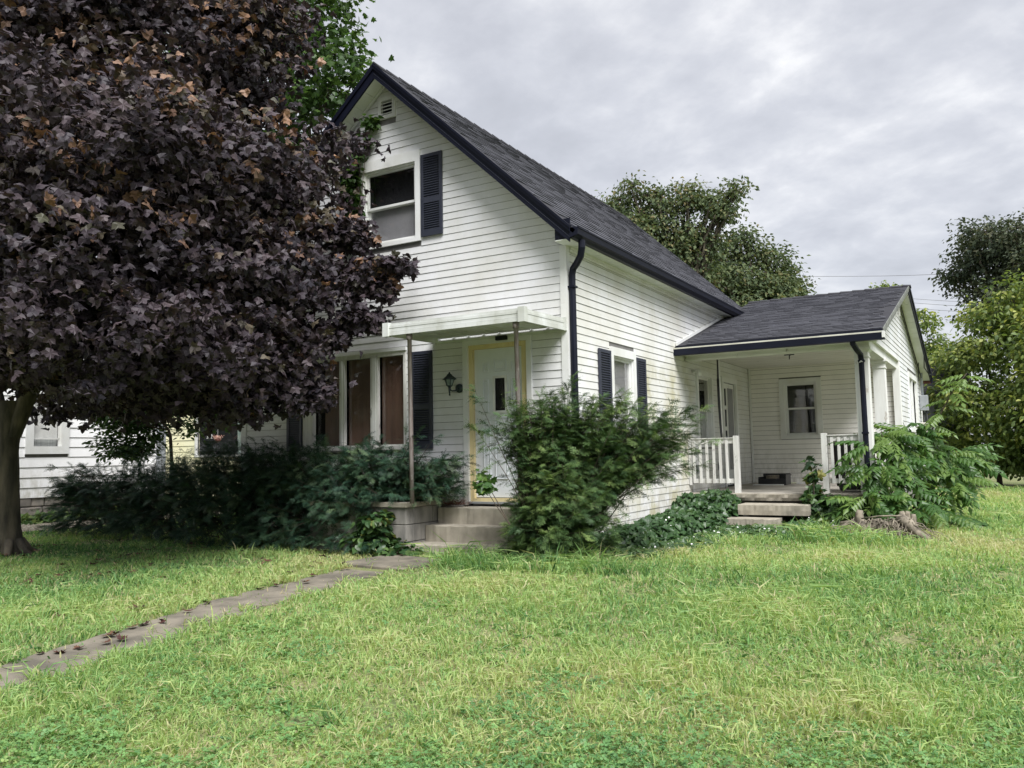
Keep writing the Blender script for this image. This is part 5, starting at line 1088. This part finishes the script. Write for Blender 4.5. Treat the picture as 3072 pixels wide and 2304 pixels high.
for s in range(4):
    V, F = compound(s, 5+s % 2)
    for t in (.25, .5, .8):
        me = bpy.data.meshes.new('leaf'); me.from_pydata(V, [], F); me.update(); a = me.attributes.new('tint', 'FLOAT', 'POINT'); a.data.foreach_set('value', np.clip(np.full(len(V), t)+RNG.normal(0, .06, len(V)), 0, 1).astype(np.float32)); me.materials.append(M['ail']); CM.append(me)
m = MB(); root = Vector((3.15, 5.3, .1))
def add_leaf(p, tip, nrm, s, me=None):
    R = basis(np.array([tuple(nrm)]), np.array([tuple(tip)]))[0]; ob = bpy.data.objects.new('leaf', me or random.choice(CM)); COL.objects.link(ob); ob.parent = ail
    mt = Matrix([list(map(float, R[r]))+[0] for r in range(3)]+[[0, 0, 0, 1]]); ob.matrix_local = Matrix.Translation(Vector(p)-ail.location) @ mt @ Matrix.Scale(s, 4)
for (x, y, z, r_, rz) in AILBLOB:
    limb(m, root, (x, y, z), .022, .010, .1, 5, 6)
    for k in range(32):
        d = Vector((random.gauss(0, 1), random.gauss(-.3, 1), random.gauss(.15, .9))).normalized(); p = Vector((x+d.x*r_*.45, y+d.y*r_*.45, z+d.z*rz*.7))
        if p.z < .25 or (p.x < 2.98 and p.y > 4.4): 
            if p.x < 2.98 and p.y > 4.4: p.y = 4.3-random.random()*.5
            if p.z < .25: p.z = .25+random.random()*.2
        tip = Vector((d.x, d.y-.35, d.z*.3-.25)); add_leaf(p, tip, (random.gauss(0, .35), random.gauss(0, .35)-.35, 1), random.uniform(.34, .50))
    limb(m, (x, y, z), (x+random.uniform(-.2, .2), y, z+rz*.8), .010, .004, .1, 3, 5)
m.tube([tuple(root)]+AILSTEM[1:], [.025, .02, .015, .010, .005], 7)
for k in range(18):
    t = .35+.65*k/17; i = min(int(t*(len(AILSTEM)-1)), len(AILSTEM)-2); f_ = t*(len(AILSTEM)-1)-i; p = Vector(AILSTEM[i]).lerp(Vector(AILSTEM[i+1]), f_); a = k*2.4
    add_leaf(p, Vector((math.cos(a), math.sin(a)-.2, .1)), (0, -.2, 1), random.uniform(.30, .42), CM[random.choice([2, 5, 8, 11])])
for k in range(10): a = random.uniform(0, 2*PI); add_leaf(Vector((3.9, 5.0, .35)), Vector((.8+.4*math.cos(a), -.5+.4*math.sin(a), .05)), (0, 0, 1), random.uniform(.5, .65))
loc(m.build('branches', M['bark2'], ail, True), ail)

T_HEX = (np.array([(math.cos(a), math.sin(a), 0) for a in (0, 1.05, 2.1, 3.14, 4.19, 5.24)]), np.array([(0, 1, 2), (0, 2, 3), (0, 3, 4), (0, 4, 5)]))
# ---- ivy and ground cover along the side wall and porch
def cover(name, blobs, mat, T, n_per, leaf, label, cat, keep=None, tmean=.45, white=.0):
    P = []; 
    for (x, y, z, r_, rz) in blobs:
        n = int(n_per*(r_*rz+r_*r_)*6); d = rdir(n); d[:, 2] = np.abs(d[:, 2]); P.append(np.array([x, y, max(.12, z-rz*.6)])+d*(RNG.uniform(.75, 1.08, (n, 1)))*np.array([r_, r_, rz*1.3]))
    P = np.concatenate(P); P[:, 2] = np.maximum(P[:, 2], .17)
    if keep is not None: P = P[keep(P)]
    n = len(P); c = np.zeros(3); up_ = np.array([.15, -.45, .8]); Nn = up_+RNG.normal(size=(n, 3))*.45; Tp = RNG.normal(size=(n, 3))+np.array([.1, -.4, -.6])
    Ti = np.clip(tmean+.22*vnoise(P[:, 0], P[:, 1]+P[:, 2], 5, 3)+RNG.normal(0, .13, n), 0, .9); 
    o = scatter(name, T, P, basis(Nn, Tp), leaf*RNG.uniform(.6, 1.3, n), Ti, M[mat]); tag(o, label, cat, None, 'stuff')
    if white: s = RNG.random(n) < white; k = int(s.sum()); f = scatter('flowers', T_HEX, P[s]+np.array([0, -.01, .025]), basis(np.array([0, -.5, .8])+RNG.normal(size=(k, 3))*.4, rdir(k)), RNG.uniform(.008, .015, k), RNG.random(k), M['white'], o); f['kind'] = 'stuff'
    return o
kp = lambda P: ~in_house(P, .0) & ~((P[:, 0] > .02) & (P[:, 0] < 2.96) & (P[:, 1] > 4.45) & (P[:, 2] < .66)) & ~((P[:, 0] > 1.15) & (P[:, 0] < 2.02) & (P[:, 1] > 3.45) & (P[:, 2] > .30))
cover('ivy', [(.62, 3.95, .45, .42, .36), (.55, 3.3, .38, .42, .28), (.5, 2.7, .36, .45, .22), (.5, 2.0, .34, .42, .22), (.5, 1.3, .30, .40, .20), (.45, .7, .28, .38, .20), (.55, 4.35, .62, .35, .14), (.3, 3.6, .52, .25, .26)], 'ivy', T_HEART, 520, .078, 'mound of dark ivy and weeds climbing against the porch slab and side wall', 'ivy', kp, .38, .012)
cover('ground_cover', [(1.0, 3.1, .14, .55, .09), (1.6, 3.2, .14, .6, .09), (2.2, 3.6, .18, .55, .16), (.9, 2.2, .12, .55, .08), (.95, 1.4, .12, .5, .08), (.9, .6, .12, .5, .08), (.8, -.1, .12, .45, .08), (.35, -.3, .14, .4, .10), (2.5, 4.15, .22, .4, .30), (1.9, 4.15, .26, .22, .26), (2.75, 3.9, .16, .4, .12), (1.35, 3.55, .15, .5, .10)], 'ivy', T_HEART, 420, .070, 'low leafy ground cover with small white flowers before the porch steps', 'ground cover', kp, .58, .03)
# weeds with lobed leaves
def weed(name, base, label, blobs, T, leaf, dens, per, mat='green', **kw):
    t = empty(name, base, label, 'weed'); m = MB()
    for (x, y, z, r_, rz) in blobs: limb(m, base, (x, y, z), .008, .003, .1, 4, 5)
    loc(m.build('stem', M['bark2'], t), t); leaf_stuff('foliage', crown(blobs, dens, per, leaf, .05, inner=.1, up_w=.8, out_w=.6, rnd=.4, droop=.3, **kw), M[mat], t, T); return t
weed('maple_seedling', (2.12, 3.95, .15), 'weedy green seedling climbing the right newel post beside the porch steps', [(2.13, 4.28, 1.14, .07, .06), (2.13, 4.28, .98, .05, .08), (2.13, 4.25, .80, .09, .06), (2.20, 4.18, .62, .17, .07), (2.42, 4.2, .60, .12, .05), (2.08, 4.1, .45, .12, .06), (2.30, 4.1, .42, .15, .06)], T_MAPLE_MID, .13, 90, 3, 'ivy')
weed('broad_weed', (-1.95, -1.15, .15), 'pale-leaved weed growing against the planter corner by the path', [(-2.05, -1.25, .62, .16, .10), (-2.2, -1.2, .5, .2, .14), (-2.3, -1.2, .32, .25, .12), (-2.05, -1.25, .35, .18, .12)], T_HEART, .09, 90, 4, 'ivy')
weed('broad_weed', (-1.78, -1.35, .15), 'low weed tuft at the foot of the bottom front step', [(-1.72, -1.25, .26, .14, .08), (-1.85, -1.3, .22, .16, .06), (-1.6, -1.15, .24, .10, .05)], T_HEART, .08, 90, 4, 'ivy')
weed('lobed_weed', (-.10, -1.35, .6), 'pale green lobed leaves sprouting from the left side of the yew bush', [(-.36, -1.50, 1.16, .06, .07), (-.34, -1.50, 1.02, .07, .06)], T_MAPLE_LO, .085, 260, 3, 'ail')
weed('climbing_vine', (-3.45, -.12, 4.4), 'green vine twisting up the wall beside the upstairs window', [(-3.42, -.10, 5.95, .05, .16), (-3.3, -.10, 6.12, .10, .08), (-3.12, -.10, 6.35, .06, .10), (-3.5, -.12, 5.5, .10, .3), (-3.5, -.12, 4.8, .08, .3), (-3.45, -.12, 5.15, .08, .2)], T_HEART, .085, 600, 4, 'green')
hp = cover('hosta_row', [(-12.3, y_, .22, .22, .16) for y_ in np.arange(-2.0, 3.4, .35)], 'ivy', T_OVAL, 900, .16, 'row of pale-edged plants along the neighbouring house wall', 'plants', None, .8, .08)

# ---- stump and logs
sm = empty('tree_stump', (3.2, 3.35, .15), 'gnarled cut stump with splayed roots on the lawn before the porch shrub', 'stump')
for k, (x, y, h, r0) in enumerate([(2.92, 3.25, .36, .055), (3.02, 3.30, .20, .07), (3.13, 3.28, .24, .075), (3.22, 3.33, .21, .07), (3.32, 3.34, .22, .06), (3.44, 3.42, .34, .042), (3.52, 3.44, .34, .038), (3.40, 3.36, .24, .08), (3.58, 3.48, .30, .04)]):
    m = MB(); m.tube([(x+random.uniform(-.05, .05), y-.07, .10), (x, y-.02, .15+h*.4), (x+random.uniform(-.02, .02), y, .15+h*.85), (x, y, .15+h)], [r0*1.35, r0*1.15, r0*1.0, r0*.75], 9); loc(m.build('stump_knob', M['deadwood'], sm, True), sm)
m = MB(); m.tube([(3.42, 3.36, .40), (3.55, 3.20, .32), (3.66, 3.08, .22), (3.80, 2.98, .15)], [.07, .085, .06, .03], 9); loc(m.build('root', M['deadwood'], sm, True), sm)
m = MB(); m.tube([(2.95, 3.2, .34), (2.98, 3.12, .25), (3.05, 3.0, .14)], [.035, .05, .02], 8); loc(m.build('root', M['deadwood'], sm, True), sm)
m = MB()
for k in range(190):
    a = random.uniform(PI*1.0, PI*2.0); r0 = random.uniform(.02, .45); x, y = 3.2+random.uniform(-.42, .42), 3.22+random.uniform(-.1, .1)
    limb(m, (x, y, random.uniform(.18, .42)), (x+math.cos(a)*r0*1.3, y+math.sin(a)*r0*.8, .15), random.uniform(.005, .012), .003, .5, 4, 4)
o = loc(m.build('fine_roots', M['deadwood'], sm), sm); o['kind'] = 'stuff'
m = MB(); m.tube([(2.95, 3.15, .40), (3.2, 3.05, .445), (3.48, 3.0, .46)], [.010, .013, .010], 6); o = m.build('stick', M['deadwood'], None, True); tag(o, 'pale stick lying across the top of the stump', 'stick')
for i, (a, b, r0, lab) in enumerate([((2.42, 3.30, .22), (2.95, 3.35, .25), .045, 'thicker split log lying left of the stump'), ((2.45, 3.15, .18), (2.9, 3.1, .19), .026, 'thin low log nearest the lawn left of the stump'), ((2.62, 3.42, .30), (2.98, 3.40, .32), .03, 'short log on top of the pile left of the stump')]):
    m = MB(); a, b = Vector(a), Vector(b); m.tube([a, a.lerp(b, .3)+Vector((0, 0, .008)), a.lerp(b, .7), b], [r0, r0*1.1, r0*.95, r0], 9); o = m.build('log', M['deadwood'], None, True); tag(o, lab, 'log', 'logs beside the stump')

# ---- fallen maple leaves
FL = []
for t in (.15, .4, .55, .7, .9):
    me = bpy.data.meshes.new('fallen_leaf'); me.from_pydata(T_CURL[0].tolist(), [], T_CURL[1].tolist()); me.update(); a = me.attributes.new('tint', 'FLOAT', 'POINT'); a.data.foreach_set('value', np.full(len(T_CURL[0]), t, np.float32)); me.materials.append(M['fallen']); FL.append(me)
def fallen(x, y, s, dz, lab, grp, me=None):
    ob = bpy.data.objects.new('fallen_leaf', me or random.choice(FL)); COL.objects.link(ob); ob.location = (x, y, gz(x, y)+dz); ob.rotation_euler = (random.uniform(-.25, .25), random.uniform(-.25, .25), random.uniform(0, 2*PI)); ob.scale = (s, s, s); tag(ob, lab, 'leaf', grp)
for i in range(120):
    while True:
        x, y = random.uniform(-7.5, -1.4), random.uniform(-5.8, -1.2)
        if x < -1.5: break
    fallen(x, y, random.uniform(.055, .10), .035, 'dried purple-brown maple leaf lying in the grass left of the path', 'fallen maple leaves on the lawn')
for i in range(26):
    k = random.random()*4; j = int(k)+1; f_ = k-int(k); x = PL[j][0]+(PL[j+1][0]-PL[j][0])*f_+abs(random.gauss(0, .16)); y = PL[j][1]+(PL[j+1][1]-PL[j][1])*f_
    fallen(x, y, random.uniform(.05, .09), .028, 'dried brown maple leaf lying on the old concrete path', 'fallen maple leaves on the path')

# ------------------------------------------------------------------ lawn
def lawn_points(n, d0, d1, pw, wide=.74):
    # distance along the view, thinning out with distance
    u = RNG.random(n); a = 2-pw; d = (d0**a+(d1**a-d0**a)*u)**(1/a); l = np.where(RNG.random(n) < .86, RNG.uniform(-1, 1, n)*.71, np.sign(RNG.uniform(-1, 1, n))*RNG.uniform(.71, 1.25, n))*d
    x = CAM.x + FX*d + FY*l; y = CAM.y + FY*d - FX*l; return x, y, d
def path_mask(x, y, pad=0):
    cx = np.interp(y, [p[1] for p in PL], [p[0] for p in PL]); e = .04*np.sin(y*9)+.03*np.sin(y*23+1)
    return (x > cx-pad+e) & (x < cx+.56+pad+e*2.0) & (RNG.random(len(x)) < .97) & (vnoise(x, y, 5, 77) > -1.0) & (y < -1.4) & (y > -9)
def free(x, y):
    h = (x > -5.95) & (x < .0) & (y > -.3) & (y < 9.4); h |= (x > -3.5) & (x < -.3) & (y > -1.1) & (y < 0); h |= (x > -.0) & (x < 3.0) & (y > 4.35) & (y < 14.1)
    h |= (x > 1.0) & (x < 2.15) & (y > 3.4) & (y < 4.4); h |= (x > -12.7) & (x < -10.5); h |= x < -12.6; h |= (x > -1.95) & (x < -.85) & (y > -2.15) & (y < -1.35) & (RNG.random(len(x)) < .95)
    h |= path_mask(x, y); h |= np.hypot((x-3.2)/.62, (y-3.2)/.42) < 1; h |= (x > 0) & (x < 1.0) & (y > .1) & (y < 4.4)
    return ~h
def lawn():
    x, y, d = lawn_points(320000, 2.9, 24, 1.55); k = free(x, y); x, y, d = x[k], y[k], d[k]
    big = vnoise(x, y, .9, 21); med = vnoise(x, y, 2.6, 22); fine = vnoise(x, y, 7.0, 23)
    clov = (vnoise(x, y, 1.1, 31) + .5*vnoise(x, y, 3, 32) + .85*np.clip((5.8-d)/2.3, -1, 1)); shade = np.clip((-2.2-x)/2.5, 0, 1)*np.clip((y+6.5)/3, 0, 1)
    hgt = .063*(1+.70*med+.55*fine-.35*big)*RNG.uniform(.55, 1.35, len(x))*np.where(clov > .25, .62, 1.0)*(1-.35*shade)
    tall = (RNG.random(len(x)) < .02); hgt = np.where(tall, hgt*1.9, hgt)
    near_edge = path_mask(x, y, .16); hgt = np.where(near_edge, hgt*1.25, hgt)
    tuft = np.hypot((x-.1)/1.5, (y+1.45)/.42) < 1; tuft |= (np.hypot((x-3.0)/1.0, (y-2.2)/.45) < 1) & (RNG.random(len(x)) < .8); hgt = np.where(tuft, hgt*2.4, hgt)
    w = (.0024 + .00046*d)*RNG.uniform(.7, 1.3, len(x)); a = RNG.uniform(0, 2*PI, len(x)); la = RNG.uniform(0, 2*PI, len(x)); lean = hgt*RNG.uniform(.2, 1.7, len(x))
    z = gzv(x, y); ca, sa = np.cos(a)*w, np.sin(a)*w; lx, ly = np.cos(la)*lean, np.sin(la)*lean
    V = np.empty((len(x), 5, 3)); V[:, 0] = np.stack([x-ca, y-sa, z-.004], 1); V[:, 1] = np.stack([x+ca, y+sa, z-.004], 1)
    V[:, 2] = np.stack([x+ca*.8+lx*.35, y+sa*.8+ly*.35, z+hgt*.66], 1); V[:, 3] = np.stack([x-ca*.8+lx*.35, y-sa*.8+ly*.35, z+hgt*.62], 1); V[:, 4] = np.stack([x+lx, y+ly, z+hgt*np.where(lean > hgt, .72, 1.0)], 1)
    F = np.array([(0, 1, 2), (0, 2, 3), (3, 2, 4)])[None]+(np.arange(len(x))*5)[:, None, None]
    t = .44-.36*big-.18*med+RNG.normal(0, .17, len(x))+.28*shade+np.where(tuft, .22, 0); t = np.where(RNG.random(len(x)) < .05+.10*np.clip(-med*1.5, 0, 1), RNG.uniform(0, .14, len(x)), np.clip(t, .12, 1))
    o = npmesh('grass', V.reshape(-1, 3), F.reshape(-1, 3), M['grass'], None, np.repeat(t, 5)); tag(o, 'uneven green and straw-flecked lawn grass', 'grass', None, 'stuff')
    # clover and broad-leaved weeds
    x, y, d = lawn_points(150000, 2.9, 15, 1.7); k = free(x, y); x, y, d = x[k], y[k], d[k]
    c = (vnoise(x, y, 1.1, 31) + .5*vnoise(x, y, 3, 32) + .85*np.clip((5.8-d)/2.3, -1, 1)) + .55*np.clip((-1.6-x)/2, 0, 1)*np.clip((y+7)/3, 0, 1)
    k = RNG.random(len(x)) < np.clip((c-.10)*1.6, .02, 1); x, y, d, c = x[k], y[k], d[k], c[k]; x, y, d = x[:58000], y[:58000], d[:58000]
    lf = [(0, 0, 0), (.40, .45, .05), (.20, .80, .02), (-.20, .80, .02), (-.40, .45, .05)]; V = []; F = []
    for k in range(3):
        an = 2*PI*k/3; b = len(V)
        for (p, q, r_) in lf: V.append((p*math.cos(an)-q*math.sin(an), p*math.sin(an)+q*math.cos(an), r_))
        F += [(b, b+i, b+i+1) for i in range(1, 4)]
    n = len(x); P = np.stack([x, y, gzv(x, y)+RNG.uniform(.015, .050, n)], 1); Nn = np.array([0, 0, 1.])+RNG.normal(size=(n, 3))*.35
    T3 = (np.array(V), np.array(F)); ti = np.clip(.62+.3*vnoise(x, y, 2.0, 41)+RNG.normal(0, .18, n), 0, 1)
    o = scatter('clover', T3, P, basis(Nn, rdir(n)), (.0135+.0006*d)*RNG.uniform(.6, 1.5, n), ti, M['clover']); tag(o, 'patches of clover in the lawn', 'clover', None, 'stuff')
    # rosettes of long-bladed weeds
    x, y, d = lawn_points(1500, 3.0, 10, 1.5); k = free(x, y) & (vnoise(x, y, 1.3, 51) > -.1); x, y = x[k], y[k]; m_ = 7; X = np.repeat(x, m_); Y = np.repeat(y, m_); n = len(X); a = RNG.uniform(0, 2*PI, n)
    P = np.stack([X, Y, gzv(X, Y)], 1); tp = np.stack([np.cos(a), np.sin(a), RNG.uniform(.35, 1.4, n)], 1); T4 = (np.array([(0, 0, 0), (.075, .45, .02), (0, 1, -.16), (-.075, .45, .02)]), np.array([(0, 1, 2), (0, 2, 3)]))
    o = scatter('lawn_weeds', T4, P, basis(np.array([0, 0, 1.])+RNG.normal(size=(n, 3))*.2-tp*.2, tp), RNG.uniform(.05, .13, n), np.clip(RNG.normal(.45, .25, n), 0, 1), M['clover']); tag(o, 'tufts of broad-bladed weeds scattered over the lawn', 'weeds', None, 'stuff')
lawn()
def tufts():
    x, y, d = lawn_points(900, 3.0, 15, 1.35); k = free(x, y) & (vnoise(x, y, 1.6, 61) > -.05); x, y, d = x[k][:420], y[k][:420], d[k][:420]; m_ = 34
    X = np.repeat(x, m_)+RNG.normal(0, .035, len(x)*m_); Y = np.repeat(y, m_)+RNG.normal(0, .035, len(x)*m_); n = len(X); a = RNG.uniform(0, 2*PI, n); sz = np.repeat(RNG.uniform(.07, .15, len(x)), m_)*RNG.uniform(.6, 1.2, n)
    T = (np.array([(-.022, 0, 0), (.022, 0, 0), (.020, .5, .10), (-.020, .5, .10), (0, 1, -.16)]), np.array([(0, 1, 2), (0, 2, 3), (3, 2, 4)])); tp = np.stack([np.cos(a), np.sin(a), RNG.uniform(.4, 1.9, n)], 1)
    ti = np.clip(np.repeat(RNG.uniform(.25, .85, len(x)), m_)+RNG.normal(0, .1, n), .12, 1); ti = np.where(RNG.random(n) < .08, .03, ti)
    o = scatter('grass_tufts', T, np.stack([X, Y, gzv(X, Y)-.005], 1), basis(-tp*.4+np.array([0, 0, 1.])+RNG.normal(size=(n, 3))*.3, tp), sz, ti, M['grass']); tag(o, 'scattered taller tufts standing above the mown lawn', 'grass', None, 'stuff')
    # thatch: dry blades lying flat
    x, y, d = lawn_points(30000, 2.9, 14, 1.6); k = free(x, y) & (vnoise(x, y, 2.2, 71) > .12); x, y = x[k], y[k]; n = len(x)
    o = scatter('dry_thatch', (np.array([(-.03, 0, 0), (.03, 0, 0), (0, 1, .05)]), np.array([(0, 1, 2)])), np.stack([x, y, gzv(x, y)+RNG.uniform(.008, .03, n)], 1), basis(np.array([0, 0, 1.])+RNG.normal(size=(n, 3))*.15, rdir(n)*np.array([1, 1, .15])), RNG.uniform(.03, .09, n), RNG.uniform(0, .12, n), M['grass']); tag(o, 'straw-coloured dead blades lying in bare patches of the lawn', 'thatch', None, 'stuff')
tufts()
# long grass under the yew bush
n = 3600; x = RNG.normal(.0, .85, n); y = -1.50+RNG.normal(0, .16, n)+.25*x; k = free(x, y); x, y = x[k], y[k]; n = len(x); a = RNG.uniform(0, 2*PI, n)
T5 = (np.array([(-.02, 0, 0), (.02, 0, 0), (.016, .55, .10), (-.016, .55, .10), (0, 1, -.12)]), np.array([(0, 1, 2), (0, 2, 3), (3, 2, 4)]))
tp = np.stack([np.cos(a)*.8, np.sin(a)*.8-.2, RNG.uniform(.5, 1.6, n)], 1)
o = scatter('long_grass', T5, np.stack([x, y, np.full(n, .14)], 1), basis(-tp*.3+np.array([0, 0, 1.])+RNG.normal(size=(n, 3))*.3, tp), RNG.uniform(.12, .26, n), np.clip(RNG.normal(.75, .12, n), 0, 1), M['grass']); tag(o, 'long dark unmown grass at the foot of the yew bush', 'grass', None, 'stuff')

# ---- trees on the far side of the street, behind the photographer (seen only as reflections)
BT = []
for i in range(15):
    for k in range(4): BT.append((-88+8.5*i+random.uniform(-2, 2), -40+random.uniform(-3, 3), 1.8+2.5*k+random.uniform(-1, 1), random.uniform(2.6, 3.6), random.uniform(1.8, 2.6)))
A = crown(BT, .55, 12, .75, .9, inner=.3); o = scatter('far_wood', T_DIAM, A[0], A[1], A[2], A[3], M['fardark']); tag(o, 'row of trees across the street behind the viewer', 'trees', None, 'stuff')
